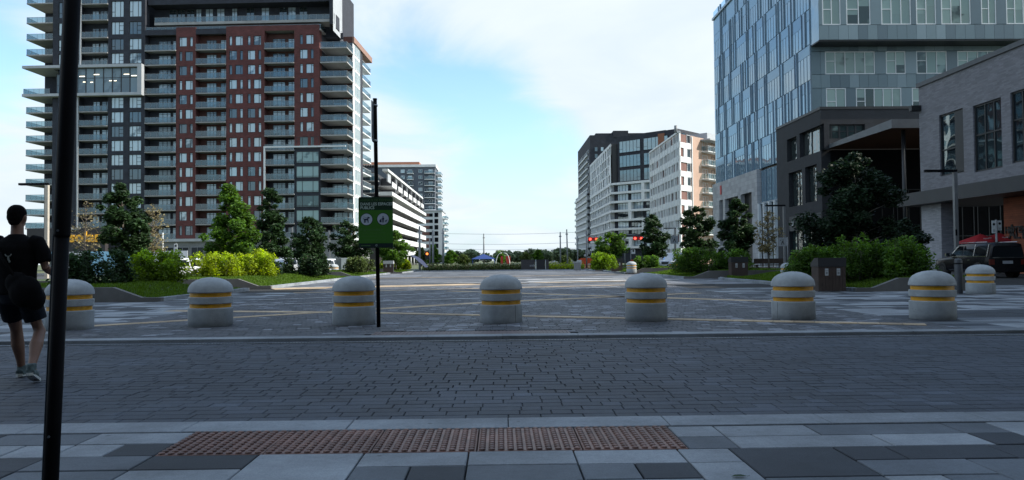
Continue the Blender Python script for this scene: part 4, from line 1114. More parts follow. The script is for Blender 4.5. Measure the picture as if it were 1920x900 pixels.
def far_dark_tower():
    P = atY(1107, 340, 330.0)
    root = thing('charcoal_tower', 'far charcoal apartment tower with stepped roof beyond the white banded block', 'building', (P.x, P.y, 0))
    S = Face(root, P.x, 381, -90); F = Face(root, P.x, P.y, 0)
    H = S.z(274, 1094)+1; L_ = 51
    b = MB(); b.box(0, 26, .2, L_, 0, H); F.put('core_wall', b, [m_dwall])
    b = MB(); x1 = F.u(1117); b.box(1.5, 30, 1, 40, H, F.z(257, 1110)); b.box(F.u(1118), 30, 2, 38, F.z(257, 1110), F.z(248.5, 1120)); b.box(F.u(1150), F.u(1178), 0, 40, F.z(257, 1110), F.z(245, 1160)); F.put('stepped_roof', b, [m_dwall])
    nlow = 7; zl = S.z(372, 1085)
    for k in range(16):
        z = 3.0+k*2.93
        if z > H-2: break
        if z < zl:
            b = MB(); b.box(-3.5, L_-4, -1.6, .1, z-.4, z+.5); S.put('white_band', b, [m_white])
        else:
            b = MB(); b.box(4, L_-8, -.5, .1, z-.3, z+.3); S.put('white_band', b, [m_white])
        u = 2.0
        while u < L_-3: window(S, u, z+.7, 2.0, 1.5, -.12, (.5,), (), m_framew, g_dark, split=False); u += 5.2
        for i in range(3): window(F, 2+i*2.6, z+.6, 1.3, 1.9, .1, (), (), m_frame, g_res, split=False)
    b = MB(); b.box(-2, L_, -2.2, .2, 0, zl); 
    b = MB(); b.box(-3.5, L_-4, -1.0, .15, 0, zl); S.put('podium_wall', b, [m_wgrey])
    window(F, F.u(1118), F.z(272, 1125), F.u(1133)-F.u(1118), F.z(261.5, 1125)-F.z(272, 1125), .8, (.33, .66), (), m_frame, g_res)
far_dark_tower()

# ================================================================ left side, farther along
def balcony_block():
    P = atY(734, 400, 191.0)
    root = thing('white_balcony_building', 'mid-rise block with long white balcony fronts behind the green sign', 'building', (P.x, P.y, 0))
    G = Face(root, P.x, P.y, 90); F = Face(root, P.x, P.y, 0)
    L_ = G.px(797, 440)[0]+2; h = 2.93
    H = G.z(318, 733)
    m_ch = mat('charcoal_cladding', (.045, .048, .055), .8, .1, .6)
    b = MB(); b.box(-30, -3.0, .0, L_, 0, H-h*2.3); b.box(-30, -4.2, 1.5, L_, H-h*2.3, H-.3); F.put('core_wall', b, [m_ch])
    nb = 8
    for k in range(1, 6):
        z = 3.2+(k-1)*h
        for i in range(7):
            u = .8+i*(L_-.8)/7; w = (L_-.8)/7-.12
            bb = MB(); bb.box(u, u+w, .0, 3.0, z-.25, z); bb.box(u, u+w, -.12, .02, z-.35, z+1.15, 1); G.put('balcony', bb, [m_conc, m_white])
        u = 1.2
        while u < L_-3: window(G, u, z+.1, 2.6, 2.3, 2.9, (.5,), (), m_frame, g_door, name='glass_door', split=False); u += 4.6
    ztop = 3.2+5*h
    b = MB(); b.box(-.15, L_+.1, -.25, 3.2, ztop-.4, ztop+.55); G.put('white_band', b, [m_white])
    b = MB(); b.box(.0, .8, .0, 3.0, 0, ztop-.4); G.put('end_wall', b, [mat('taupe_wall', (.2, .17, .165), .85, .08, .5)])
    # top two storeys: separate bays with white fronts
    for i in range(7):
        u = 2.5+i*(L_-4)/7; w = (L_-4)/7
        bb = MB(); bb.box(u, u+w*.7, .2, 4.2, ztop+h*.75-.1, ztop+h*.75+.1); bb.box(u, u+w*.7, .1, .22, ztop+h*.75-.2, ztop+h*.75+1.1, 1); G.put('balcony', bb, [m_conc, m_white])
        bb = MB(); bb.box(u+w*.72, u+w*.98, .6, 4.1, ztop+.6, H-.9+.02*i); G.put('dark_bay', bb, [m_ch])
        bb = MB(); bb.box(u+w*.0, u+w*.45, 1.2, 1.5, ztop+h*.9+.7, H-.5); G.put('white_bay', bb, [m_wgrey])
        window(G, u+.5, ztop+h*.8+.1, 2.0, 2.2, 4.1, (.5,), (), m_frame, g_door, split=False)
    b = MB(); b.box(0, L_, .8, 2.2, H-.3, H+.3); G.put('roof_edge', b, [m_white])
    # front end facing the camera: charcoal with small windows and terraces
    for k, z in enumerate((H-2.6, H-5.6, H-8.5)):
        for i in range(6): window(F, -24+i*3.7, z, 1.1, 2.0, -.12 if z < H-h*2.3 else 1.4, (), (), m_framew, g_res, split=False)
        balcony(F, -28, z-.15, 25, 1.6, 0, m_conc, g_rail, .2, 1.0, (True, True), 1.6)
    b = MB(); b.box(-27, -10, 3, 20, H-.3, H+2.4); F.put('rooftop_plant', b, [m_wgrey])
    for i in range(5):
        bb = MB(); x = F.u(679+i*4.6, 312); bb.lathe([(.01, 0), (.45, 0), (.5, .3), (.4, .62), (.01, .65)], 10, c=(x, 2.6, H+.9)); F.put('roof_vent', bb, [m_black])
    for i in range(9): bb = MB(); bb.tube([(4+i*8.5, .6, 0), (4+i*8.5, .6, 3.0)], .2, 8); G.put('column', bb, [m_white])
balcony_block()

def far_left_tower():
    P = atY(816, 400, 372.0)
    root = thing('slate_tower', 'far slate grey tower with a rust rooftop box and white balconies', 'building', (P.x, P.y, 0))
    F = Face(root, P.x, P.y, 0); G = Face(root, P.x, P.y, 90)
    H = F.z(313, 810); h = 2.93
    m_sl = mat('slate_cladding', (.09, .105, .13), .8, .08, .4)
    b = MB(); b.box(-38, 0, 0, 18, 0, H); F.put('wall', b, [m_sl])
    b = MB(); b.box(-38, .5, -.4, 18, H, H+1.2); F.put('roof_edge', b, [m_white])
    b = MB(); b.box(-38, F.u(784), 4, 16, H+1.2, F.z(301.5, 780)); F.put('rust_roof_box', b, [mat('rust_roof_box', (.28, .12, .07), .8)])
    z = H-2.4; k = 0
    while z > 22:
        for pa, pb in ((795.5, 815),): balcony(F, F.u(pa), z-.6, F.u(pb)-F.u(pa), 1.5, 0, m_white, g_rail, .3, 1.0, (True, True), 1.2, cap=m_framew)
        balcony(F, F.u(763), z-.6, 3.0, 1.4, 0, m_white, g_rail, .3, 1.0, (True, True), 1.2, cap=m_framew)
        balcony(G, 4, z-.6, 11, 2.6, 0, m_white, g_rail, .35, 1.0, (True, True), 1.5, cap=m_framew)
        for pa in (751, 764.5, 784, 803): window(F, F.u(pa), z-.4, 1.9, 1.6, -.12, (.5,), (), m_framew, g_res, split=False)
        z -= h; k += 1
far_left_tower()
def far_left_low():
    P = atY(829, 430, 366.0)
    root = thing('white_low_block', 'far white block with brown window bands and balconies at the street end', 'building', (P.x, P.y, 0))
    F = Face(root, P.x, P.y, 0); G = Face(root, P.x, P.y, 90)
    H = F.z(396, 820); h = 2.93
    b = MB(); b.box(-14, 0, 0, 22, 0, H); F.put('wall', b, [m_white])
    b = MB(); b.box(-14.3, .4, -.5, 22, H, H+.5); F.put('roof_edge', b, [m_wgrey])
    z = H-2.6
    m_bw = mat('brown_window_band', (.13, .06, .05), .7)
    while z > 2:
        bb = MB(); bb.box(-9.5, -6, -.06, .02, z, z+1.6); F.put('brown_panel', bb, [m_bw]); window(F, -6, z, 1.6, 1.6, -.12, (), (), m_frame, g_dark, split=False)
        window(F, -3.6, z-.2, 1.8, 2.1, -.12, (), (), m_frame, g_dark, split=False)
        balcony(G, 2, z-.5, 14, 2.0, 0, m_white, g_rail, .3, 1.0, (True, True), 1.5, cap=m_framew); z -= h
    for i in range(3): bb = MB(); bb.box(-1.4+i*.8, -1.1+i*.8, -2.5, -2.2, 0, H-3); F.put('post', bb, [m_framew])
far_left_low()
def far_grey_hall():
    P = atY(1040, 480, 420)
    root = thing('grey_warehouse', 'low pale grey warehouse beyond the street end behind two thin poles', 'building', (P.x, P.y, 0))
    b = MB(); w = (1090-1040)/1450*420
    b.box(0, w, 0, 30, 0, 6.5); b.build('wall', [m_wgrey], root); b = MB(); b.box(-.2, w+.2, -.2, 30, 6.5, 6.9); b.build('roof_edge', [m_frameg], root)
    for i in range(9): b = MB(); b.box(.6+i*1.6, 1.5+i*1.6, -.05, .0, .5, 5.8); b.build('wall_panel', [m_wgrey], root)
far_grey_hall()
# ---------------------------------------------------------------- foliage
m_leaf = leafmat('leaf_green', (.07, .145, .024), trans=.4)
m_leafy = leafmat('leaf_yellow_green', (.25, .34, .02), trans=.45)
m_leafd = leafmat('leaf_dark_green', (.024, .052, .018), trans=.22)
m_leafb = leafmat('leaf_dry', (.22, .19, .10), trans=.3)
m_leafx = leafmat('leaf_deep_green', (.012, .028, .012), trans=.15)
m_leafy2 = leafmat('leaf_fresh_green', (.14, .24, .02), trans=.42)
m_leafk = leafmat('leaf_olive', (.07, .10, .03), trans=.3)
m_bark = mat('bark', (.10, .085, .07), .9, .25, 8, .5, 40)
m_barkp = mat('pale_bark', (.30, .27, .23), .9, .2, 8, .4, 40)
m_grass = leafmat('grass_blade', (.075, .14, .016), trans=.35)
m_turf = mat('turf', (.045, .075, .016), .95, .35, 1.3, .4, 30, stain=.25)
m_kerb2 = mat('planter_concrete_shaded', (.12, .117, .113), .85, .12, 1.5, .2, 40, stain=.25)  # concrete darkened, the shade of the front faces put into its colour

def leaves(P, size, rng, mats, name, parent, flat=.35, toned=None, aspect=1.7):
    """one quad-shaped leaf per point"""
    P = P[:int(len(P)*.85)]; toned = toned[:len(P)] if toned is not None else None
    n = len(P); s = size*rng.uniform(.7, 1.6, n)
    d = rng.normal(size=(n, 3)); d[:, 2] *= flat; d /= np.linalg.norm(d, axis=1)[:, None]+1e-9
    nn = rng.normal(size=(n, 3)); nn[:, 2] += 1.0
    t = np.cross(nn, d); t /= np.linalg.norm(t, axis=1)[:, None]+1e-9
    L_ = (d*s[:, None]*.5*aspect); Wd = t*s[:, None]*.42
    V = np.stack([P-L_, P+Wd, P+L_, P-Wd], 1).reshape(-1, 3)
    F = np.arange(n*4).reshape(-1, 4)
    tone = (rng.uniform(.65, 1.4, n) if toned is None else toned*rng.uniform(.5, 1.6, n))
    me = np_mesh(name, V, F, mats, tone=tone)
    return link(name, me, parent)
def blob_points(rng, centres, radii, n, hollow=.55, squash=.8):
    c = np.array(centres); r = np.array(radii); w = r**2; w /= w.sum()
    k = rng.choice(len(c), n, p=w)
    d = rng.normal(size=(n, 3)); d /= np.linalg.norm(d, axis=1)[:, None]
    rad = hollow + (1-hollow)*rng.random(n)**.7
    rad *= 1 + .18*np.sin(d[:, 0]*7+c[k, 0]*3)*np.sin(d[:, 2]*6+c[k, 1])
    p = c[k] + d*(rad*r[k])[:, None]*np.array([1, 1, squash])
    return p, k
def tree(label, x, y, h, w, crown0=.3, n=9000, size=.11, lm=None, bark=None, seed=1, group='trees in the planted islands', z0=.3, shape='round', trunk_r=.07, dense=1.0, cat='tree', nb=26):
    rg = np.random.default_rng(seed); rn = random.Random(seed)
    root = thing('tree', label, cat, (x, y, z0), group=group)
    tb = MB(); ht = h*.9; lean = rn.uniform(-.03, .03)*h
    pts = [(lean*t*t+rn.uniform(-.02, .02)*h*t, rn.uniform(-.02, .02)*h*t, ht*t) for t in (0, .2, .4, .6, .8, 1)]
    tb.tube(pts, [trunk_r*(1.25-.95*i/5) for i in range(6)], 8); tb.build('trunk', [bark or m_bark], root)
    lb = MB(); cs = []; rs = []
    for i in range(nb):
        t = crown0 + (1-crown0)*(i+.5)/nb; a = i*2.4+rn.random(); f = (t-crown0)/(1-crown0)
        prof = {'round': math.sin(math.pi*min(1, .12+.88*f))**.6*(1.0-.25*f), 'cone': (1-f)**.9*(.6 if f < .1 else 1)*1.08+.06, 'wide': math.sin(math.pi*(.2+.75*f))**.5}[shape]
        rr = w/2*prof*rn.uniform(.55, 1.0); zc = h*t
        seg = min(4, int(t*5)); tt = t/1*5-seg if t < 1 else 1
        sx, sy = pts[seg][0], pts[seg][1]; zs = max(h*crown0*.7, zc-rr*.55)
        rr *= rn.choice((.75, 1.0, 1.18)); zc += rn.uniform(-.03, .03)*h
        p1 = (sx+math.cos(a)*rr*.86, sy+math.sin(a)*rr*.86, zc)
        lb.tube([(sx, sy, zs), (sx+math.cos(a)*rr*.4, sy+math.sin(a)*rr*.4, zs+(zc-zs)*.6), p1], [trunk_r*.42, trunk_r*.28, trunk_r*.12], 5, cap=False)
        cr = w*.14*rn.uniform(.5, 1.35)*(1-.3*f)
        cs.append(p1); rs.append(cr)
        if rr > w*.2: cs.append((sx+math.cos(a+.3)*rr*.42, sy+math.sin(a+.3)*rr*.42, zc-.1*rr)); rs.append(cr*.85)
    cs.append((pts[-1][0], pts[-1][1], h*.97)); rs.append(w*.08)
    lb.build('limbs', [bark or m_bark], root)
    P, k = blob_points(rg, cs, rs, int(n*dense), .25, .75)
    tn = rg.uniform(.75, 1.25, len(cs))[k]
    leaves(P, size, rg, [lm or m_leaf], 'crown', root, toned=tn)
    return root
def shrub(label, x, y, w, d, h, n=6000, size=.07, lm=None, seed=1, z0=.3, group='shrubs in the planted islands', name='shrub', spiky=.3):
    rg = np.random.default_rng(seed); rn = random.Random(seed)
    root = thing(name, label, 'shrub', (x, y, z0), group=group)
    sb = MB(); cs = []; rs = []
    m = max(6, int(w*d*3.2+6))
    for i in range(m):
        px_, py_ = rn.uniform(-.5, .5)*w*.85, rn.uniform(-.5, .5)*d*.85
        e = max(0, 1-(2*px_/w)**2*.6-(2*py_/d)**2*.5)
        hh = h*(.55+.4*e**.5)*rn.uniform(.78, 1.08)
        r = rn.uniform(.16, .26)*h
        for q in range(3):
            cs.append((px_+rn.uniform(-.1, .1)*h, py_+rn.uniform(-.1, .1)*h, hh*(.28+.30*q))); rs.append(r*(1.3-.22*q))
        tip = hh*1.02+rn.random()*spiky*.4*h
        sb.tube([(px_*.6, py_*.6, 0), (px_, py_, hh*.7), (px_+rn.uniform(-.08, .08), py_, tip)], [.02, .012, .006], 4, cap=False)
        cs.append((px_, py_, tip-.1*h)); rs.append(.09*h)
    sb.build('stems', [m_bark], root)
    P, k = blob_points(rg, cs, rs, n, .2, .9); P[:, 2] = np.maximum(P[:, 2], .02)
    tn = rg.uniform(.6, 1.4, len(cs))[k]*(.55+.6*np.clip(P[:, 2]/h, 0, 1))  # leaf tone falls off downward, inner shade put into the foliage colour
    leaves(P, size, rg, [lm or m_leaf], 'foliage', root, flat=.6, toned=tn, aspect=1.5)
    return root
def lawn(name_pts, rg, n, z, root, zfun, hgt=.07):
    pass

# ---------------------------------------------------------------- planted islands with sloping concrete ends
def island(side, xin, xout, y0, y1, label, seed, ramp=.9, wall_h=.47, nblade=9000, depth=.22):
    """side +1 right / -1 left; xin is the edge towards the plaza"""
    s = side; rg = np.random.default_rng(seed)
    root = thing('planter_wall', label, 'planter', (s*xin, y0, 0), group='sloped concrete planter walls round the lawns')
    b = MB(); W_ = xout-xin
    # front wall: low at the plaza edge, ramping up
    prof = [(0, 0), (W_, 0), (W_, wall_h), (.6+ramp, wall_h), (.6, .14), (0, .14)]
    pts = [(s*u, 0, z) for u, z in prof]
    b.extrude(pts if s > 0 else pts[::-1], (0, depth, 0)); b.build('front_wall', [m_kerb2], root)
    b = MB(); b.box(min(0, s*.2), max(0, s*.2), depth+.004, y1-y0, 0, .137); 
    b.build('side_kerb', [m_kerb], root)
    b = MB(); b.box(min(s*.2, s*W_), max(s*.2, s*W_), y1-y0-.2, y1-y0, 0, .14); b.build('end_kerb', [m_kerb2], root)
    # mound
    nx, ny = 16, max(4, int((y1-y0)/1.0)); V = []
    def zf(u, v):
        e = min(1, max(0, (u-.3)/(ramp+1.4))); e2 = min(1, max(0, (y1-y0-v)/2.5))
        return .11 + (wall_h-.14)*e*e*(3-2*e)*e2
    for j in range(ny+1):
        for i in range(nx+1):
            u = .2+(W_-.2)*i/nx; v = depth+(y1-y0-.2-depth)*j/ny; V.append((s*u, v, zf(u, v)))
    F = [(j*(nx+1)+i, j*(nx+1)+i+1, (j+1)*(nx+1)+i+1, (j+1)*(nx+1)+i) for j in range(ny) for i in range(nx)]
    if s < 0: F = [f[::-1] for f in F]
    me = np_mesh('turf_mound', np.array(V), np.array(F), [m_turf], smooth=True)
    mo = tag(link('turf', me, None, (s*xin, y0, 0)), kind='stuff', label=None)
    n = nblade; u = .2+(min(W_, 7)-.25)*rg.random(n); v = depth+(y1-y0-.3-depth)*rg.random(n)**1.2
    z = np.array([zf(a, b_) for a, b_ in zip(u, v)])
    P = np.stack([s*u+s*xin, v+y0, z], 1); w = .012+.0004*y0; hh = rg.uniform(.05, .12, n)
    a = rg.uniform(0, math.pi, n); dx = np.cos(a)*w; dy = np.sin(a)*w; lx = rg.normal(0, .03, n); ly = rg.normal(0, .03, n)
    T = np.stack([P+np.stack([-dx, -dy, 0*dx], 1), P+np.stack([dx, dy, 0*dx], 1), P+np.stack([lx, ly, hh], 1)], 1).reshape(-1, 3)
    me = np_mesh('grass', T, np.arange(3*n).reshape(-1, 3), [m_grass], tone=rg.uniform(.6, 1.3, n))
    tag(link('grass', me, None), kind='stuff')
    return zf
island(-1, 10.6, 24.0, 24.4, 33.0, 'dark concrete planter wall with sloping end, nearest on the left side', 1, nblade=16000)
island(-1, 10.4, 24.0, 35.4, 56.0, 'sunlit concrete planter wall with sloping end, second along the left side', 2, nblade=30000)
island(-1, 10.4, 23.0, 58.0, 74.0, 'low concrete planter wall with sloping end, third along the left side', 3, nblade=16000)
island(-1, 9.6, 22.0, 76.5, 89.0, 'farthest planter wall on the left, beside the leaning feather banner', 4, nblade=10000)
island(1, 12.2, 16.6, 26.3, 43.0, 'dark concrete planter wall with sloping end, nearest on the right side', 5, nblade=22000)
island(1, 10.9, 22.5, 45.5, 60.0, 'dark planter wall behind the second bin, middle of the right side', 6, nblade=16000)
island(1, 10.2, 22.5, 62.5, 76.0, 'planter wall with sloping end behind the third bin on the right', 7, nblade=10000)
island(1, 9.8, 22.0, 79.0, 89.0, 'farthest planter wall on the right, by the orange barriers', 8, nblade=8000)
# the near right island reaches inwards with a thin kerb
struct(link('island_kerb', None)); ik = bpy.data.objects['island_kerb']
p, q = ground(1350, 523), ground(1535, 545)
b = MB(); b.extrude([(q.x, q.y, 0), (12.4, 26.4, 0), (12.4, 40, 0), (p.x, p.y, 0)][::1], (0, 0, .13)); b.build('kerb', [m_kerb], ik)
b = MB(); b.extrude([(q.x+.22, q.y+.25, .1), (12.5, 26.7, .1), (12.5, 40, .1), (p.x+.3, p.y-.3, .1)], (0, 0, .05)); stuff(b.build('turf', [m_turf], None))
def blades(quad, n, seed, z=.15):
    rg = np.random.default_rng(seed); a, b_, c, d = [np.array(v[:2]) for v in quad]
    u = rg.random(n)[:, None]; v = rg.random(n)[:, None]; p2 = (a*(1-u)+b_*u)*(1-v)+(d*(1-u)+c*u)*v
    P = np.concatenate([p2, np.full((n, 1), z)], 1); w = .025; aa = rg.uniform(0, 3.14, n); D = np.stack([np.cos(aa)*w, np.sin(aa)*w, 0*aa], 1)
    T = np.stack([P-D, P+D, P+np.stack([rg.normal(0, .03, n), rg.normal(0, .03, n), rg.uniform(.05, .11, n)], 1)], 1).reshape(-1, 3)
    return tag(link('grass', np_mesh('grass', T, np.arange(3*n).reshape(-1, 3), [m_grass], tone=rg.uniform(.6, 1.3, n)), None), kind='stuff')
blades([(q.x+.25, q.y+.25), (12.5, 26.7), (12.5, 40), (p.x+.3, p.y-.3)], 9000, 31)

# ---------------------------------------------------------------- trees (left row)
def T(label, pxc, pytop, pxl, pxr, Y, pbase_frac, seed, lm=None, n=9000, size=.11, shape='round', **k):
    p = atY(pxc, 488, Y); top = atY(pxc, pytop, Y).z; w = (pxr-pxl)/FPX*Y*1.14
    zz = .4; return tree(label, p.x, Y, top-zz, w, pbase_frac, n, size, lm, seed=seed, z0=zz, shape=shape, **k)
T('dark leafy maple between two bare shrubby trees, in front of the orange letters', 232, 350, 184, 284, 42, .28, 1, m_leafd, 15000, .10)
T('thin half-bare tree with dry yellowish leaves, left of the dark maple', 158, 375, 130, 196, 44, .34, 2, m_leafb, 600, .07, nb=34, trunk_r=.05)
T('thin half-bare tree with pale dry twigs, right of the dark maple', 287, 382, 256, 322, 45, .30, 3, m_leafb, 1700, .065, nb=34, trunk_r=.05)
T('bright green tree with a pointed crown above the yellow-green hedge', 432, 348, 374, 494, 56, .26, 4, m_leaf, 15000, .13, shape='cone')
T('dark green pointed tree right beside the bright green tree', 505, 358, 462, 548, 62, .25, 5, m_leafd, 13000, .13, shape='cone')
T('small dark tree in front of the street lamp and white bay windows', 579, 410, 545, 617, 68, .25, 6, m_leafd, 9000, .13)
T('broad dark tree standing behind the left edge of the green sign', 656, 420, 628, 705, 72, .25, 7, m_leafd, 9000, .13, shape='wide')
T('leafy tree on the right of the green sign below the white balconies', 742, 434, 705, 772, 78, .2, 8, m_leaf, 9000, .13)
# right row
T('very large dark tree in front of the canopy, biggest on the right', 1606, 292, 1515, 1700, 34, .30, 9, m_leafx, 26000, .085, bark=m_barkp, trunk_r=.08)
T('dark low tree beside the grey brick column', 1700, 415, 1655, 1745, 37, .12, 10, m_leafx, 9000, .085)
T('dark round tree with a sunlit tip in front of the limestone base', 1384, 378, 1340, 1428, 52, .25, 11, m_leafd, 14000, .11)
T('thin silvery half-bare tree beside the tall lamp post on the right', 1442, 395, 1416, 1468, 50, .30, 12, m_leafb, 2200, .075, nb=40, trunk_r=.045)
T('dark round tree in front of the salmon wall', 1309, 388, 1272, 1347, 60, .22, 13, m_leafd, 12000, .12)
T('dark tree behind the right-hand pair of red traffic lights', 1226, 404, 1192, 1258, 72, .22, 14, m_leafd, 10000, .13)
T('low spreading green tree under the left pair of red traffic lights', 1143, 440, 1110, 1178, 82, .2, 15, m_leaf, 8000, .14, shape='wide')
# shrubs
def S_(label, pl, pr, ptop, pbot, Y, seed, lm=None, n=6000, size=.07, d=None, z0=.35, **k):
    c = atY((pl+pr)/2, 488, Y); w = (pr-pl)/FPX*Y; zt = atY((pl+pr)/2, ptop, Y).z
    return shrub(label, c.x, Y+(d or w*.4)/2, w, d or w*.4, zt-z0, n, size, lm, seed, z0, **k)
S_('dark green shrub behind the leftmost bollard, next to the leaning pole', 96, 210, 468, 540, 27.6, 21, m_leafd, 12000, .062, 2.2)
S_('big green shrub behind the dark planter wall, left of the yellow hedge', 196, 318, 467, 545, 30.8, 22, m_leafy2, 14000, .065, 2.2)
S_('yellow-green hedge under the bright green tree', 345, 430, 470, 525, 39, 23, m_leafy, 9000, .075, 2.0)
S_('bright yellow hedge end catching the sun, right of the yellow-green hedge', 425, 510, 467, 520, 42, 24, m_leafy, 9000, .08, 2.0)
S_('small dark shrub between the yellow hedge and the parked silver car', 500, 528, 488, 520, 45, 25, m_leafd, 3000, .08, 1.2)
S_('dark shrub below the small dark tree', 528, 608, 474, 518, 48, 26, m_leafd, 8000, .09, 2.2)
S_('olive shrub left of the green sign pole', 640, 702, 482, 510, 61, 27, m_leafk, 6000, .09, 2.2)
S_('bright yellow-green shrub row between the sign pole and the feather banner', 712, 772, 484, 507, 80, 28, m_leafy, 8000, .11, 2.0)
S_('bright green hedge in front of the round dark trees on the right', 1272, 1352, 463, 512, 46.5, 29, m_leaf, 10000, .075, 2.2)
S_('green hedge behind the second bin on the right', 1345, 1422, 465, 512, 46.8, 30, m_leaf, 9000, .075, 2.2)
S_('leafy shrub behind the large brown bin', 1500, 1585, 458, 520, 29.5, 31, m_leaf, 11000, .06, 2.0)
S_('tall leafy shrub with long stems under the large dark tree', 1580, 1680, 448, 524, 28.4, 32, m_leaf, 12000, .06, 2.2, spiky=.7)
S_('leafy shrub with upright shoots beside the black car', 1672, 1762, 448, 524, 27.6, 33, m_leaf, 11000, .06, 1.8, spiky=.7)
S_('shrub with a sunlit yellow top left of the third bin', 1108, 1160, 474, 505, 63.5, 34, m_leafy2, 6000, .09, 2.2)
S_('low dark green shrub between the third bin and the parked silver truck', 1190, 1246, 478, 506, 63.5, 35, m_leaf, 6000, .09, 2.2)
# planting strip along the street end
def strip(x0, x1, y, seed, label, lm, h=.7):
    rg = np.random.default_rng(seed); n = int((x1-x0)*420)
    P = np.stack([rg.uniform(x0, x1, n), y+rg.uniform(0, 2.4, n), .1+np.abs(rg.normal(0, .35*h, n))], 1)
    o = leaves(P, .13, rg, [lm], 'ground_cover', None, flat=.7); o['kind'] = 'stuff'
strip(-9.5, 3.2, 95.2, 51, '', m_leafk, .85); strip(5.8, 10.5, 95.2, 52, '', m_leafy, .8); strip(-9.5, 3.2, 95.6, 53, '', m_leafb, .7); strip(5.8, 10.5, 95.6, 54, '', m_leafb, .6)
# distant woods: each crown its own loose cluster, one far mass
def woods():
    rg = np.random.default_rng(77); P = []; K = []
    for i in range(120):
        x = -60+170*rg.random(); y = 330+90*rg.random(); h = rg.uniform(4.0, 6.6)*(1 if x > -20 else .8)
        m = 520; d = rg.normal(size=(m, 3)); d /= np.linalg.norm(d, axis=1)[:, None]; r = rg.random(m)**.4
        P.append(np.array([x, y, h*.55])+d*r[:, None]*np.array([3.2, 3, h*.5])); K.append(np.full(m, rg.uniform(.7, 1.3)))
    P = np.concatenate(P); leaves(P, .75, rg, [leafmat('hazed_leaf', (.16, .21, .12), trans=.3)], 'distant_woods', None, toned=np.concatenate(K))['kind'] = 'stuff'  # leaf colour lightened to stand for haze over the distance
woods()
rn = random.Random(9)
for i, (px_, pt, Y, lab) in enumerate(((845, 470, 150, 'far tree right of the thin utility pole on the left'), (868, 478, 140, 'small far tree left of the blue sunshade'), (812, 462, 118, 'pale street tree left of the far white block'), (790, 466, 112, 'street tree behind the feather banner'), (1010, 470, 170, 'dark far tree above the black hoarding'), (985, 474, 165, 'far tree left of the black hoarding'), (938, 474, 180, 'rounded far tree right of the blue sunshade'), (1060, 480, 130, 'young far tree between the two thin poles'))):
    T(lab, px_, pt, px_-12, px_+12, Y, .2, 60+i, m_leafk if i % 2 else m_leaf, 3000, .28, group='small trees beyond the street end')
# ---------------------------------------------------------------- concrete bollards
m_bol = mat('bollard_concrete', (.355, .385, .405), .85, .18, 4, .5, 55, stain=.28, pits=True)
m_yel = mat('yellow_reflective_band', (.72, .34, .008), .45, .15, 12, stain=.2)
m_sk0 = mat('seam_dirt', (.06, .06, .06), .9)
def bollard(x, y, label, s=1.0, z=0.012, rz=0.0, group='concrete bollards with two yellow bands'):
    root = thing('concrete_bollard', label, 'bollard', (x, y, z), rz, group)
    if 'b' not in _bm:
        r = .405
        b = MB(); b.lathe([(0, 0), (r*.985, 0), (r, .012), (r, .335), (r-.010, .350), (r-.034, .352)], 48); _bm['b'] = b.mesh('base', [m_bol])
        b = MB(); b.lathe([(r-.034, .352), (r-.034, .425)], 48); _bm['y1'] = b.mesh('yellow_band', [m_yel])
        b = MB(); b.lathe([(r-.034, .425), (r-.008, .427), (r, .437), (r, .545), (r-.008, .554), (r-.034, .556)], 48); _bm['ring'] = b.mesh('middle_ring', [m_bol])
        b = MB(); b.lathe([(r-.034, .556), (r-.034, .632)], 48); _bm['y2'] = b.mesh('yellow_band', [m_yel])
        b = MB(); b.lathe([(r-.034, .632), (r-.002, .634), (r+.006, .648), (r, .70), (r*.95, .76), (r*.83, .82), (r*.64, .868), (r*.42, .899), (r*.2, .914), (0, .918)], 48)
        b.tube([(0, 0, .90), (0, 0, .921)], .022, 10); _bm['cap'] = b.mesh('cap', [m_bol])
    for n_, k in (('base', 'b'), ('yellow_band', 'y1'), ('middle_ring', 'ring'), ('yellow_band', 'y2'), ('cap', 'cap')): link(n_, _bm[k], root)
    sm_ = MB(); a_ = -1.2+rz*.7; sm_.box(.4035, .4065, -.003, .003, .02, .335); sm_.build('mould_seam', [m_sk0], root, rz=a_)
    root.scale = (s, s, s); root.rotation_euler = (random.uniform(-.006, .006), random.uniform(-.006, .006), rz); return root
row_ = ((130, 620, 'leftmost bollard of the row, half hidden behind the leaning black pole'), (395, 613.5, 'bollard second from the left in the row, nearest the yellow hedge'), (664, 611, 'bollard standing just left of the green dog rules sign'),
        (940, 607.5, 'bollard at the middle of the row, in line with the street end'), (1212, 603.5, 'bollard right of the middle one, in front of the salmon building'), (1488, 600.5, 'bollard in line with the big brown bin, second from the right in the row'), (1749, 600.5, 'rightmost big bollard of the front row, left of the thin grey post'))
for i, (px_, py_, lab) in enumerate(row_):
    p = ground(px_, py_, .012); d = ray(px_, py_); k = .405/math.hypot(p.x, p.y); bollard(p.x*(1+k), p.y*(1+k), lab, rz=i*1.3)
p = ground(1850, 552, .012); bollard(p.x, p.y+.3, 'smaller looking bollard standing in front of the parked black car')
for px_, Y, lab, s_, zz in ((314, 40, 'sunlit bollard glimpsed between the shrub and the yellow hedge', .85, -.12), (1479, 36.5, 'bollard hidden behind the front one, left of the big bin', .95, .1), (1500, 38.5, 'bollard mostly covered by the shrub behind the big bin', .9, .1), (1184, 62, 'pale domed bollard beyond the third bin', 1.0, .1), (1262, 66, 'pale domed bollard in front of the silver truck', 1.0, .1), (626, 66, 'pale bollard beside the white utility cabinet', 1.0, .1), (612, 64, 'pale bollard in front of the white car', 1.0, .1)):
    p = atY(px_, 500, Y); bollard(p.x, Y, lab, s_, zz)

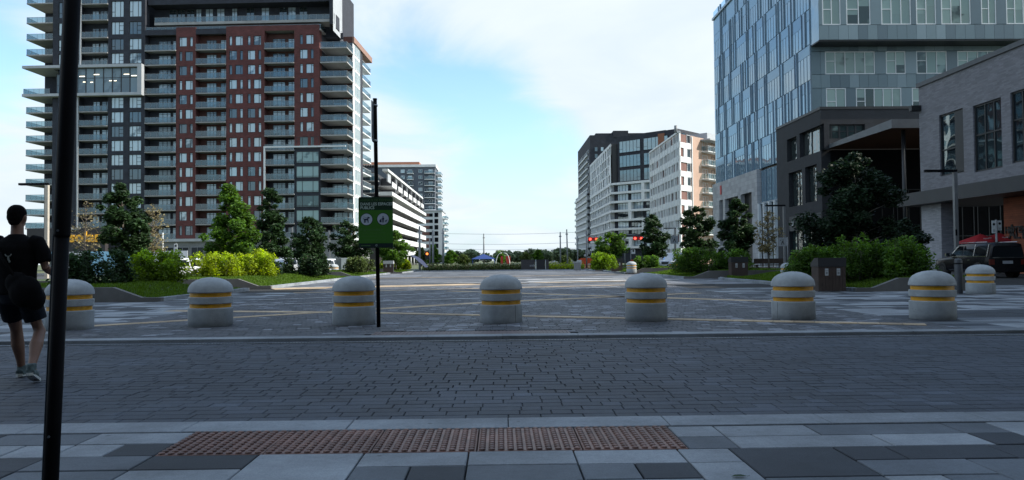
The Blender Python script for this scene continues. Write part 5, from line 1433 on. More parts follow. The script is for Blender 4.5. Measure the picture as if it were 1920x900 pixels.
# ---------------------------------------------------------------- poles and signs close by
m_pole = mat('black_pole_paint', (.005, .005, .007), .65, .15, 6, spec=.12)
m_edge = mat('pale_steel', (.16, .18, .2), .4, .2, 9, metal=.6)
def near_pole():
    a, c = atY(95.5, 905, 3.2), atY(136, 0, 3.2); d = (c-a).normalized(); lo = a-d*((a.z+.05)/d.z); hi = c+d*.9
    root = thing('leaning_pole', 'black steel post leaning slightly, cut off by the picture top, far left foreground', 'pole', (lo.x, lo.y, 0))
    L0 = Vector(root.location); mid = a+d*((1.325-a.z)/d.z)
    b = MB(); b.tube([lo-L0, mid-L0], .0285, 16); b.build('lower_tube', [m_pole], root)
    b = MB(); b.tube([mid-L0-d*.01, mid-L0+d*.0, hi-L0], [.031, .0315, .0315], 16); b.build('upper_tube', [m_pole], root)
    b = MB(); off = Vector((-.031, -.004, 0)); b.tube([lo-L0+off+Vector((0, 0, .05)), hi-L0+off*1.08], .0035, 6); b.build('lit_edge_strip', [m_edge], root)  # pale strip stands for the lit left edge of the pole
    for py_ in (816, 433): q = a+d*((atY(100, py_, 3.2).z-a.z)/d.z)-L0; b = MB(); b.tube([q+Vector((0, -.034, 0)), q+Vector((0, -.026, 0))], .005, 8); b.build('bolt', [m_edge], root)
near_pole()
m_gd = mat('sign_dark_green', (.008, .034, .014), .45, .05, 5); m_gl = mat('sign_green', (.042, .165, .014), .45, .05, 5); m_gk = mat('sign_bottom_dark', (.008, .02, .02), .45)
m_st = mat('sign_text_pale', (.50, .62, .55), .5); m_st2 = mat('sign_text_dim', (.07, .17, .05), .5); m_disc = mat('sign_disc_blue_white', (.48, .54, .62), .5); m_navy = mat('sign_navy', (.012, .02, .06), .5)
def green_sign():
    base = ground(710, 613, .012); Y = base.y; X = base.x
    root = thing('park_rules_sign', 'green dog rules sign on a tall black post with a second edge-on plate above', 'sign', (X, Y, .012))
    top = atY(703, 188, Y).z; tx = atY(703, 188, Y).x-X
    b = MB(); b.tube([(0, 0, 0), (tx*.9, 0, top*.9), (tx, 0, top)], .036, 14); b.tube([(tx, 0, top-.0), (tx, 0, top+.02)], .04, 14); b.build('post', [m_pole], root)
    def L_(px, py): q = atY(px, py, Y-.07); return q.x-X, q.z-.012
    x0, z1 = L_(672, 369.5); x1, z0 = L_(737, 464.5)
    def rr(b, x0, x1, z0, z1, y0, y1, r=.02, mi=0):
        pts = []
        for cx, cz, a0 in ((x1-r, z0+r, -90), (x1-r, z1-r, 0), (x0+r, z1-r, 90), (x0+r, z0+r, 180)):
            for k in range(4): t = R(a0+30*k); pts.append((cx+r*math.cos(t), y0, cz+r*math.sin(t)))
        b.extrude(pts[::-1], (0, y1-y0, 0), mi)
    b = MB(); rr(b, x0, x1, z0, z1, -.07, -.055, .025); b.build('panel', [m_gd], root)
    za = L_(700, 394)[1]; zb = L_(700, 456)[1]
    b = MB(); b.box(x0, x1, -.0725, -.0705, zb, za); b.build('green_field', [m_gl], root)
    b = MB(); b.box(x0+.01, x1-.01, -.0725, -.0705, z0+.01, zb-.012); b.build('footer_bar', [m_gk], root)
    rt = (math.pi/2, 0, 0)
    for s_, sz, px_, py_, m_, bo in (('ANIMAUX DE COMPAGNIE', .066, 675.5, 377.8, m_st2, .0), ('DANS LES ESPACES', .073, 675.5, 385.2, m_st, .0016), ('PUBLICS', .073, 675.5, 392.2, m_st, .0016), ('Réglementation', .068, 675.5, 432.5, m_st2, 0.0)):
        x, z = L_(px_, py_); text(s_, sz, m_, root, (x, -.0735, z), rt, .001, bold=bo, sx=.80 if s_.startswith('ANI') else .94 if s_.startswith('DANS') else .95)
    for py_, w_ in ((437, .9), (443, .9), (450, .9)):
        x, z = L_(676, py_); b = MB(); b.box(x, x+(x1-x0)*.8*w_, -.0735, -.0727, z-.003, z+.003); b.build('text_line', [m_st2], root)
    x, z = L_(677, 460.5); b = MB(); b.box(x, x+.17, -.0735, -.0727, z-.01, z+.004); b.build('footer_mark', [m_st2], root)
    x, z = L_(706, 459.8); b = MB(); n = 14
    for k in range(n): a = 2*math.pi*k/n; c = 2*math.pi*(k+1)/n; b.quad((x+.017*math.cos(a), -.0738, z+.017*math.sin(a)), (x+.017*math.cos(c), -.0738, z+.017*math.sin(c)), (x+.012*math.cos(c), -.0738, z+.012*math.sin(c)), (x+.012*math.cos(a), -.0738, z+.012*math.sin(a)))
    b.build('footer_ring', [m_st], root)
    def disc(cx, cz, r, y, m_, nm, pr=None):
        b = MB(); pts = [(cx+r*math.cos(-2*math.pi*k/28), y, cz+r*math.sin(-2*math.pi*k/28)) for k in range(28)]; b.extrude(pts, (0, .0012, 0)); return b.build(nm, [m_], pr or root)
    for i, (px_, py_) in enumerate(((687.3, 411.3), (718.3, 410.6))):
        cx, cz = L_(px_, py_); disc(cx, cz, .115, -.074, m_gd, 'disc_rim'); disc(cx, cz, .104, -.0755, m_disc, 'disc')
        b = MB(); y = -.0775; s = .001
        def P(pts): b.extrude([(cx+u*s, y, cz+v*s) for u, v in pts][::-1], (0, .0015, 0))
        if i == 0:   # dog on a leash
            P([(-50, 8), (30, 14), (34, -18), (-46, -16)]); P([(-46, -10), (-28, -12), (-30, -62), (-46, -62)]); P([(-22, -14), (-10, -14), (-12, -60), (-24, -60)]); P([(14, -14), (36, -12), (38, -62), (22, -62)]); P([(18, 8), (36, 12), (58, 22), (62, 36), (40, 42), (24, 50), (16, 34)]); P([(-50, 8), (-56, 4), (-60, 22), (-52, 28)])
            P([(-58, 48), (-52, 50), (26, 22), (22, 16)])
        else:        # person, bag and small dog
            P([(-14, 28), (16, 28), (22, -6), (12, -6), (10, -64), (-12, -64), (-14, -8), (-20, -6)]); P([(-7, 34), (8, 34), (10, 50), (0, 58), (-9, 50)]); P([(-66, -20), (-30, -12), (-26, -60), (-62, -60)]); P([(-56, -12), (-24, 6), (-20, 0), (-50, -22)]); P([(34, -30), (62, -24), (62, -60), (54, -60), (54, -42), (42, -42), (40, -60), (34, -60)]); P([(56, -24), (76, -8), (78, -22), (64, -34)])
        b.build('pictogram', [m_navy], root)
    # upper plate seen on edge, held by two clamps
    ux0, uz1 = L_(700.5, 192); _, uz0 = L_(700.5, 267)
    b = MB(); pts = [(ux0-.012, -.26, uz0+.05), (ux0-.012, -.18, uz0), (ux0-.012, .18, uz0), (ux0-.012, .28, uz0+.06), (ux0-.012, .28, uz1), (ux0-.012, -.26, uz1)]
    b.extrude(pts, (.012, 0, 0)); b.box(ux0, ux0+.02, -.03, .03, uz0+.02, uz1-.02); b.build('upper_plate', [m_edge], root)
    for z in (uz0+.02, uz1-.06): b = MB(); b.tube([(tx*.98, 0, z), (tx*.98, 0, z+.035)], .048, 12); b.box(ux0, tx, -.02, .02, z+.005, z+.03); b.build('clamp', [m_steel], root)
green_sign()
p = ground(1798, 550, .012)
root = thing('steel_post_bollard', 'plain dark grey round post bollard beside the rightmost big bollard', 'bollard', (p.x, p.y, .012)); b = MB(); b.lathe([(.118, 0), (.118, 1.02), (.11, 1.07), (.08, 1.10), (0, 1.11)], 24); b.build('post', [mat('dark_grey_paint', (.055, .06, .068), .5, .1, 4)], root); b = MB(); b.lathe([(.121, .93), (.121, .97)], 24); b.build('band', [m_pole], root)

# ---------------------------------------------------------------- street lamps: square column with one flat arm to the left
m_lampc = mat('lamp_grey', (.20, .205, .21), .45, .1, 3, metal=.3); m_lampb = mat('lamp_sunlit', (.42, .38, .32), .6, .1, 3)  # beige version of the lamp grey has sunlight put into its colour
def lamp(px_, ptop, Y, label, mc=m_lampc, arm=1.95):
    p = atY(px_, ptop, Y); h = p.z; root = thing('street_lamp', label, 'street lamp', (p.x, Y, 0), group='square street lamps with a flat arm')
    b = MB(); b.box(-.11, .11, -.11, .11, 0, h-.16); b.build('column', [mc], root); b = MB(); b.box(-arm, .11, -.1, .1, h-.155, h); b.build('arm', [m_pole], root)
    b = MB(); b.box(-arm+.1, -arm+.8, -.07, .07, h-.172, h-.157); b.build('lamp_head', [m_framew], root); b = MB(); b.box(-.118, .0, -.118, -.112, 2.5, 2.9); b.build('access_door', [m_pole], root)
lamp(88.5, 343, 54.6, 'sunlit beige street lamp seen between the walking man and the leaning pole', m_lampb)
lamp(1790, 318, 49.0, 'tall grey street lamp in front of the grey brick hotel')
lamp(1470, 384, 80.0, 'grey street lamp in front of the black brick block entrance')
lamp(1266, 427, 133, 'small looking street lamp by the pedestrian sign before the white panelled block')
lamp(547, 424, 92, 'street lamp between the two dark trees in front of the white bay windows')
lamp(617, 430, 100, 'street lamp just left of the broad dark tree behind the green sign')

# ---------------------------------------------------------------- litter bins
m_bw = mat('bin_wood', (.05, .032, .026), .65, .25, 3, .3, 40, stain=.2); m_bl = mat('bin_lid', (.02, .021, .025), .5, .1, 4); m_lab = mat('bin_label', (.42, .44, .45), .6, .1, 20)
def bin_(px_, py_, label, Y=None, w=.94, lidm=None, rz=0.0):
    p = ground(px_, py_, .012) if Y is None else atY(px_, py_, Y); root = thing('litter_bin', label, 'litter bin', (p.x, p.y, .012 if Y is None else .1), rz, 'double litter bins with slanted lids')
    h = 1.17; d = .62
    b = MB(); b.box(-w/2+.015, w/2-.015, .015, d-.015, .04, .86); b.build('core', [m_bl], root)
    k = 8
    for i in range(k): b = MB(); x = -w/2+i*w/k; b.box(x+.004, x+w/k-.004, 0, .016, .03, .86); b.build('slat', [m_bw], root)
    for i in range(5): b = MB(); y = .02+i*(d-.04)/5; b.box(-w/2-.002, -w/2+.014, y+.004, y+(d-.04)/5-.004, .03, .86); b.build('slat', [m_bw], root)
    b = MB(); b.extrude([(-w/2-.02, -.02, .865), (-w/2-.02, -.02, h), (-w/2-.02, d*.45, h), (-w/2-.02, d+.02, .98), (-w/2-.02, d+.02, .865)][::-1], (w+.04, 0, 0)); b.build('lid', [lidm or m_bl], root)
    for x in (-.25, .16): b = MB(); b.box(x, x+.12, -.006, -.001, .56, .80); b.box(x+.01, x+.11, -.0085, -.0062, .72, .74, 1); b.box(x+.02, x+.10, -.0085, -.0062, .60, .69, 1); b.build('label', [m_lab, m_frameg], root)
bin_(1561, 547, 'large brown double litter bin at the corner of the right lawn')
bin_(1387.5, 523, 'second litter bin, by the dark planter wall in the middle right', Y=44.0)
bin_(1157.5, 513, 'third litter bin on the right, beside the sunlit shrub', Y=68)
bin_(728, 514, 'litter bin with a pale lid on the left, by the sign pole', Y=74, lidm=m_wgrey)
p = atY(1083, 500, 86); root = thing('utility_box', 'pale square utility box at the street end beside the orange barriers', 'cabinet', (p.x, 86, 0)); b = MB(); b.box(-.36, .36, 0, .5, 0, .86); b.build('cabinet', [m_base], root); b = MB(); b.box(-.4, .4, -.04, .54, .86, .98); b.build('lid', [m_wgrey], root)
p = atY(644, 500, 68); root = thing('utility_cabinet', 'white utility cabinet left of the green sign pole', 'cabinet', (p.x, 68, 0)); b = MB(); b.box(-.2, .45, 0, .6, 0, 1.55); b.build('cabinet', [m_white], root); b = MB(); b.box(-.7, -.21, .1, .6, 0, 1.5); b.build('dark_side', [m_frameg], root)
p = atY(1445, 500, 52); root = thing('park_bench', 'low dark bench under the half-bare silvery tree on the right', 'bench', (p.x, 52, .3)); b = MB(); b.box(-1.0, 1.0, 0, .45, .38, .45); b.build('seat', [m_bw], root); b = MB(); b.box(-1.0, 1.0, .42, .47, .5, .85); b.build('backrest', [m_bw], root)
for x in (-.85, .85): b = MB(); b.box(x-.03, x+.03, .02, .42, 0, .38); b.build('leg', [m_bl], root)

# ---------------------------------------------------------------- small signs on posts
m_sw = mat('sign_white', (.6, .62, .62), .5); m_sg = mat('sign_grey', (.24, .26, .28), .5); m_so = mat('sign_orange', (.55, .075, .02), .5); m_sk = mat('sign_black', (.01, .01, .012), .5); m_red = mat('signal_red_paint', (.4, .02, .02), .5)
def small_sign(label, px_, pt, pb, Y, w, kind, pole='right', pm=None, ptop=None, face=None, plates=None, cat='sign'):
    c = atY(px_, (pt+pb)/2, Y); z1, z0 = atY(px_, pt, Y).z, atY(px_, pb, Y).z; root = thing('street_sign', label, cat, (c.x, Y, 0))
    dx = {'right': w/2+.08, 'left': -w/2-.08, 'mid': 0}[pole]; top = atY(px_, ptop, Y).z if ptop else z1+.05
    b = MB(); b.tube([(dx, .06, 0), (dx, .06, top)], .045, 8); b.build('post', [pm or m_frameg], root)
    b = MB()
    if kind == 'diamond': h = (z1-z0)/2; b.extrude([(0, 0, z0), (-h, 0, z0+h), (0, 0, z1), (h, 0, z0+h)], (0, .02, 0))
    else: b.box(-w/2, w/2, 0, .02, z0, z1)
    b.build('plate', [face or m_sw], root)
    zc = (z0+z1)/2; b = MB(); H = z1-z0
    if kind == 'ring':
        r = w*.36; zc = z1-H*.35; n = 18
        for rr0, rr1 in ((r, r*.72), (r*.45, 0)):
            for k in range(n): a = 2*math.pi*k/n; c2 = 2*math.pi*(k+1)/n; b.quad((rr0*math.cos(a), -.006, zc+rr0*math.sin(a)), (rr0*math.cos(c2), -.006, zc+rr0*math.sin(c2)), (rr1*math.cos(c2), -.006, zc+rr1*math.sin(c2)), (rr1*math.cos(a), -.006, zc+rr1*math.sin(a)))
    elif kind == 'parking':
        n = 12; r = w*.32; zc = z1-H*.3
        b.extrude([(r*math.cos(-2*math.pi*k/n), -.01, zc+r*math.sin(-2*math.pi*k/n)) for k in range(n)], (0, .006, 0)); b.box(-w*.3, w*.3, -.008, -.002, z0+H*.22, z0+H*.26); b.box(-w*.3, w*.3, -.008, -.002, z0+H*.12, z0+H*.15)
    elif kind == 'walk':
        for pts in (((-.02, .1), (.1, .14), (.08, -.06), (-.06, -.02)), ((0, .17), (.09, .17), (.09, .27), (0, .27)), ((-.06, -.02), (.02, -.04), (-.14, -.32), (-.22, -.3)), ((.02, -.05), (.1, -.05), (.2, -.3), (.12, -.32)), ((-.02, .1), (-.16, -.04), (-.12, -.08), (.02, .04)), ((-.34, .24), (-.24, .12), (-.14, .24))):
            b.extrude([(u*w, -.008, zc+v*H) for u, v in pts][::-1], (0, .006, 0))
    elif kind == 'diamond':
        b.box(-.06, .06, -.008, -.002, zc-H*.22, zc+H*.12); b.box(-.19, .19, -.009, -.003, zc+H*.10, zc+H*.2)
    if b.v: b.build('symbol', [m_sk], root)
    return root
small_sign('grey bus stop sign with black ring on a white post, over the right shrub', 297, 437.5, 456, 62, .5, 'ring', 'right', m_white, 436.5, m_sg)
small_sign('narrow white parking sign above the white hoarding, behind the parked jeep', 329.5, 457, 470, 64, .28, 'parking', 'mid', m_frameg)
small_sign('white parking sign left of the bright green tree trunk', 402, 458, 470, 64, .24, 'parking', 'right', m_white)
small_sign('left one of the two white parking signs above the black car', 1863.5, 413.5, 437, 47.5, .25, 'parking', 'right', m_frameg)
small_sign('right one of the two white parking signs above the black car', 1874.3, 413.5, 432, 47.6, .25, 'parking', 'left', m_frameg)
small_sign('grey pedestrian crossing sign beside the lamp post on the right', 1467.5, 445.5, 461.5, 70, .75, 'walk', 'right', m_frameg, None, m_sg)
small_sign('grey pedestrian crossing sign farther off, left of the round dark trees', 1264.5, 442, 457, 100, 1.0, 'walk', 'mid', m_frameg, 425, m_sg)
small_sign('grey bus stop sign with black ring in front of the entrance doors', 1513, 430, 447, 66, .5, 'ring', 'right', m_pole, None, m_sg)
small_sign('lower of the two white notice signs beside the entrance doors', 1537, 444, 457, 66, .3, 'parking', 'mid', m_pole)
small_sign('upper of the two white notice signs beside the entrance doors', 1545, 442, 459, 64, .3, 'parking', 'mid', m_pole)
small_sign('white notice on the pole left of the entrance doors', 1475.5, 449, 459, 72, .2, 'parking', 'mid', m_pole)
small_sign('orange diamond road works sign with a letter T, half behind the shrub', 1492, 475, 493, 44, .5, 'diamond', 'mid', m_pole, None, m_so)
small_sign('small red diamond sign beyond the third bin', 1185, 486, 495.5, 92, .5, 'diamond', 'mid', m_pole, None, m_so)
small_sign('green and white parking sign above the small red diamond sign', 1187.5, 468, 476, 96, .45, 'parking', 'left', m_frameg)
small_sign('white sign in front of the far charcoal tower', 1113, 476, 483, 100, .5, 'parking', 'mid', m_frameg)
small_sign('pale sign under the left pair of traffic lights', 1109, 457.5, 462.5, 100, .65, 'plain', 'mid', m_frameg)

# ---------------------------------------------------------------- traffic lights and thin poles at the street end
m_glow = mat('red_signal_lens', (.6, .02, .02), .4, emit=((1, .08, .05), 2.6)); m_amb = mat('amber_signal_lens', (.5, .1, .02), .4, emit=((1, .22, .04), 2.0))
def signal(label, px_, py_, Y, polepx, ptop, sep=.75, horiz=True):
    a = atY(polepx, 495, Y); c = atY(px_, py_, Y); h = atY(polepx, ptop, Y).z; root = thing('traffic_light', label, 'traffic light', (a.x, Y, 0))
    b = MB(); b.tube([(0, 0, 0), (0, 0, h)], .09, 10); b.build('pole', [m_lampc], root)
    b = MB(); b.tube([(0, 0, c.z+.5), (c.x-a.x+(sep if horiz else 0), 0, c.z+.4)], .05, 8); b.build('arm', [m_lampc], root)
    b = MB(); dx = c.x-a.x; b.box(dx-.25, dx+(sep if horiz else 0)+.25, -.14, .1, c.z-.22 if horiz else c.z-.7, c.z+.22); b.build('housing', [m_red if horiz else m_sk], root)
    for k in range(2 if horiz else 1): b = MB(); b.tube([(dx+k*sep, -.2, c.z), (dx+k*sep, -.141, c.z)], .15 if k == 0 else .13, 14); b.build('red_lens', [m_glow if horiz else m_amb], root)
signal('left pair of red traffic lights over the low spreading tree', 1106.5, 448.5, 96, 1100, 433)
signal('right pair of red traffic lights in front of the white banded block', 1190.5, 447, 96, 1172, 440)
signal('small amber traffic light on a pole at the left street corner', 801, 476, 98, 806, 446, horiz=False)
def thin_pole(label, px_, pt, Y, r=.1, ppx=None, name='utility_pole', cap=False):
    a = atY(px_, 495, Y); h = atY(px_, pt, Y); root = thing(name, label, 'pole', (a.x, Y, 0), group='thin poles at the street end'); b = MB(); q = (atY(ppx, pt, Y).x-a.x) if ppx else 0
    b.tube([(0, 0, 0), (q*.5, 0, h.z*.5), (q, 0, h.z)], [r, r*.9, r*.7], 8); b.build('shaft', [m_frameg], root); b = MB(); b.box(q-.2, q+.2, -.06, .06, h.z*.86, h.z*.86+.18); b.build('crossarm', [m_frameg], root)
thin_pole('left one of two thin poles in front of the grey warehouse', 1051, 435, 125, .13)
thin_pole('right, slightly leaning one of two thin poles in front of the grey warehouse', 1064.5, 430, 125, .13, 1062.5)
thin_pole('slim white mast rising above the blue sunshade', 907.5, 438, 150, .16, name='mast')
thin_pole('tall utility pole below the long white balconies', 787, 424, 104, .16)
thin_pole('utility pole in front of the far white block', 812, 432, 108, .16)
thin_pole('brown utility pole at the right corner of the far white block', 831, 428, 112, .16)
thin_pole('thin dark pole left of the far charcoal tower', 1083.5, 443, 118, .12)
wi = thing('overhead_wires', 'faint overhead power wires crossing the sky at the street end', 'wires', (0, 125, 0))
for k, (ya, yb) in enumerate(((438, 434), (457, 453), (467, 464))):
    a, c = atY(835, ya, 125), atY(1110, yb, 125); b = MB(); b.tube([(a.x+(c.x-a.x)*t/8, 0, a.z+(c.z-a.z)*t/8-.25*math.sin(math.pi*t/8)) for t in range(9)], .022, 4, cap=False); b.build('wire', [m_wgrey], wi)

# ---------------------------------------------------------------- things at the street end
def on(name, label, cat, px_, Y, z=0, group=None): p = atY(px_, 495, Y); return thing(name, label, cat, (p.x, Y, z), group=group)
r_ = on('hoarding', 'black construction hoarding with pale lettering at the street end', 'hoarding', 977, 94.8); sc = 94.8/FPX
m_hb = mat('hoarding_black', (.03, .027, .03), .6)
for xa, xb, mm in ((0, 26, m_hb), (27, 28.5, m_wgrey), (29, 45, m_sk), (45.5, 46.5, m_wgrey), (47, 52, m_hb)): b = MB(); b.box(xa*sc, xb*sc, 0, .3, .0, 1.25); b.build('board', [mm], r_)
text('solar', .42, m_wgrey, r_, (16*sc, -.02, .42), (math.pi/2, 0, 0), .01)
for i in range(9):
    px_ = 1086+i*2.9+(i % 3)*.6; r_ = on('safety_barrier', ('orange', 'red-orange', 'tall orange', 'orange', 'orange', 'tall orange', 'small orange', 'orange', 'orange')[i]+' safety barrier, '+('leftmost of the cluster', 'second from the left in the cluster', 'third from the left in the cluster', 'fourth from the left in the cluster', 'in the middle of the cluster', 'fourth from the right in the cluster', 'third from the right in the cluster', 'second from the right in the cluster', 'rightmost of the cluster')[i]+' at the street corner', 'barrier', px_, 98+(i % 4)*1.1, group='orange barriers at the right street corner')
    b = MB(); b.box(-.3, .3, 0, .05, .5+.1*(i % 3), 1.15+.12*(i % 3)); b.build('board', [m_so if i % 3 else m_white], r_); b = MB(); b.box(-.28, -.22, .01, .04, 0, .6); b.build('leg', [m_so], r_); b = MB(); b.box(.22, .28, .01, .04, 0, .6); b.build('leg', [m_so], r_)
r_ = on('sunshade', 'dark blue peaked sunshade over the far playground', 'sunshade', 907, 150); z = atY(907, 476, 150).z; ze = atY(907, 485.5, 150).z; m_bs = mat('blue_canvas', (.012, .04, .17), .8)
b = MB(); W2 = 2.3
for a, c in (((-W2, -W2), (W2, -W2)), ((W2, -W2), (W2, W2)), ((W2, W2), (-W2, W2)), ((-W2, W2), (-W2, -W2))): b.extrude([(a[0], a[1], ze), (c[0], c[1], ze), (0, 0, z)], (0, 0, -.06))
b.build('canopy', [m_bs], r_)
for a in ((-2.1, -2.1), (2.1, -2.1), (2.1, 2.1), (-2.1, 2.1)): b = MB(); b.tube([(a[0], a[1], 0), (a[0], a[1], ze+.1)], .06, 6); b.build('leg', [m_bs], r_)
r_ = on('play_frame', 'curved white arch climbing frame with red panels in the far playground', 'playground frame', 943, 145); s_ = 145/FPX
for x0, f in ((-13, 1), (13, -1)): b = MB(); b.tube([((x0+f*11*(t/6)**2)*s_, 0, (1-(1-t/6)**2)*2.6) for t in range(7)], .07, 6); b.build('arch', [m_white], r_)
for x0 in (-4, 6, 10): b = MB(); b.box(x0*s_, (x0+4)*s_, .1, .3, .5, 2.0); b.build('red_panel', [m_red], r_)
r_ = on('feather_banner', 'pale violet feather banner leaning over at the left street corner', 'banner', 803, 90); s_ = 90/FPX; b = MB()
cur = [(-33, 478.5), (-26, 478.5), (-18, 482), (-10, 488), (-4, 495), (0, 500)]; low = [(-33, 479.5), (-27, 483), (-20, 488.5), (-13, 494.5), (-7, 500), (-5, 501.5)]
zf = lambda y_: atY(803, y_, 90).z
for i in range(5): b.extrude([(cur[i][0]*s_, 0, zf(cur[i][1])), (low[i][0]*s_, 0, zf(low[i][1])), (low[i+1][0]*s_, 0, zf(low[i+1][1])), (cur[i+1][0]*s_, 0, zf(cur[i+1][1]))], (0, .02, 0))
b.build('fabric', [mat('banner_violet', (.42, .40, .55), .7)], r_); b = MB(); b.tube([(x*s_, .03, zf(y_)) for x, y_ in cur]+[(2*s_, .03, 0)], .03, 6); b.build('pole', [m_pole], r_)
# white and sky-blue hoarding behind the left shrubs
a, c = atY(96, 470, 82), atY(352, 470, 82); r_ = thing('site_fence', 'long white and sky-blue hoarding behind the left shrubs', 'hoarding', (a.x, 82, 0)); H = atY(300, 470.5, 82).z; n = 8; w_ = (c.x-a.x)/n
m_sb = mat('hoarding_sky_blue', (.25, .50, .66), .6)
for i in range(n): b = MB(); b.box(i*w_+.02, (i+1)*w_-.02, 0, .06, .1, H); b.build('panel', [m_sb if i in (0, 2, 3, 4) else m_white], r_)

# umbrellas in front of the hotel
m_um = mat('red_canvas', (.36, .012, .02), .75, .1, 2)
for px_, pt, lab in ((1838, 438.5, 'left red patio umbrella above the black car roof'), (1873, 436.5, 'right red patio umbrella above the black car roof')):
    p = atY(px_, pt, 51.5); r_ = thing('patio_umbrella', lab, 'umbrella', (p.x, 51.5, 0), group='red patio umbrellas by the hotel'); z = p.z; b = MB(); n = 8; Rr = 1.35
    for k in range(n):
        a, c = 2*math.pi*k/n, 2*math.pi*(k+1)/n; P1 = (Rr*math.cos(a), Rr*math.sin(a), z-.5); P2 = (Rr*math.cos(c), Rr*math.sin(c), z-.5)
        b.poly([(0, 0, z), P1, P2]); b.quad(P1, (P1[0], P1[1], P1[2]-.16), (P2[0], P2[1], P2[2]-.16), P2)
    b.build('canopy', [m_um], r_); b = MB(); b.tube([(0, 0, 0), (0, 0, z+.05)], .03, 8); b.build('pole', [m_sk], r_)
    b = MB()
    for q in ((-.42, .0, .35), (-.3, -.1, .28), (-.1, .03, .2)): b.box(q[0], q[0]+q[2], -1.02, -1.0, z-.36+q[1], z-.31+q[1])
    b.build('print', [m_white], r_)

# fallen leaf
p = ground(1386, 894, .004); r_ = thing('fallen_leaf', 'single dark green leaf lying on the paving at the bottom edge', 'leaf', (p.x, p.y, .003)); b = MB()
pts = [(-.045, 0), (-.02, .018), (.015, .02), (.045, .004), (.02, -.014), (-.02, -.014)]
b.poly([(x, y, .004+.25*abs(y)) for x, y in pts]); b.build('blade', [leafmat('leaf_dark_green', (.035, .075, .022))], r_); b = MB(); b.tube([(.045, .004, .004), (.06, .0, .006)], .0012, 5); b.build('stalk', [m_bark], r_)
# ---------------------------------------------------------------- walking man (one continuous body, clothes as children)
def solid(name, b, material, parent, voxel=.012, smooth=6, sub=False):
    """fuse the modelled volumes into one continuous skin"""
    me = b.mesh(name, [material]); o = bpy.data.objects.new(name, me); COL.objects.link(o)
    m = o.modifiers.new('r', 'REMESH'); m.mode = 'VOXEL'; m.voxel_size = voxel; m.use_smooth_shade = True
    s = o.modifiers.new('s', 'SMOOTH'); s.factor = .5; s.iterations = smooth
    dg = bpy.context.evaluated_depsgraph_get(); me2 = bpy.data.meshes.new_from_object(o.evaluated_get(dg)); bpy.data.objects.remove(o)
    me2.materials.clear(); me2.materials.append(material)
    return link(name, me2, parent)
def loft(b, rings, seg=20):
    """closed loft through elliptical rings (cx, cy, cz, rx, ry)"""
    n0 = len(b.v)
    for (cx, cy, cz, rx, ry) in rings:
        for k in range(seg): t = 2*math.pi*k/seg; b.v.append((cx+rx*math.cos(t), cy+ry*math.sin(t), cz))
    for i in range(len(rings)-1):
        for k in range(seg): j = (k+1) % seg; b.f.append((n0+i*seg+k, n0+i*seg+j, n0+(i+1)*seg+j, n0+(i+1)*seg+k)); b.m.append(0); b.t.append(1); b.sm.append(True)
    b.f.append(tuple(n0+seg-1-k for k in range(seg))); b.f.append(tuple(n0+(len(rings)-1)*seg+k for k in range(seg))); b.m += [0, 0]; b.t += [1, 1]; b.sm += [False, False]
def ball(b, c, r, seg=14):
    rings = []
    for i in range(1, 10): t = math.pi*i/10; rings.append((c[0], c[1], c[2]-r[2]*math.cos(t), r[0]*math.sin(t), r[1]*math.sin(t)))
    loft(b, rings, seg)
m_skin = mat('skin', (.20, .105, .07), .55, .08, 12); m_tee = mat('black_tee', (.006, .006, .007), .95, .3, 9, .9, 7, spec=.1); m_short = mat('dark_shorts', (.014, .017, .024), .9, .3, 7, .9, 8, spec=.1)
m_hair = mat('dark_hair', (.006, .005, .005), .95, .4, 60, 1.0, 120, spec=.08); m_shoe = mat('grey_green_knit', (.09, .13, .135), .8, .35, 30); m_sole = mat('pale_sole', (.5, .52, .5), .6); m_bag = mat('black_bag', (.005, .005, .006), .9, .3, 10, .9, 9, spec=.15)
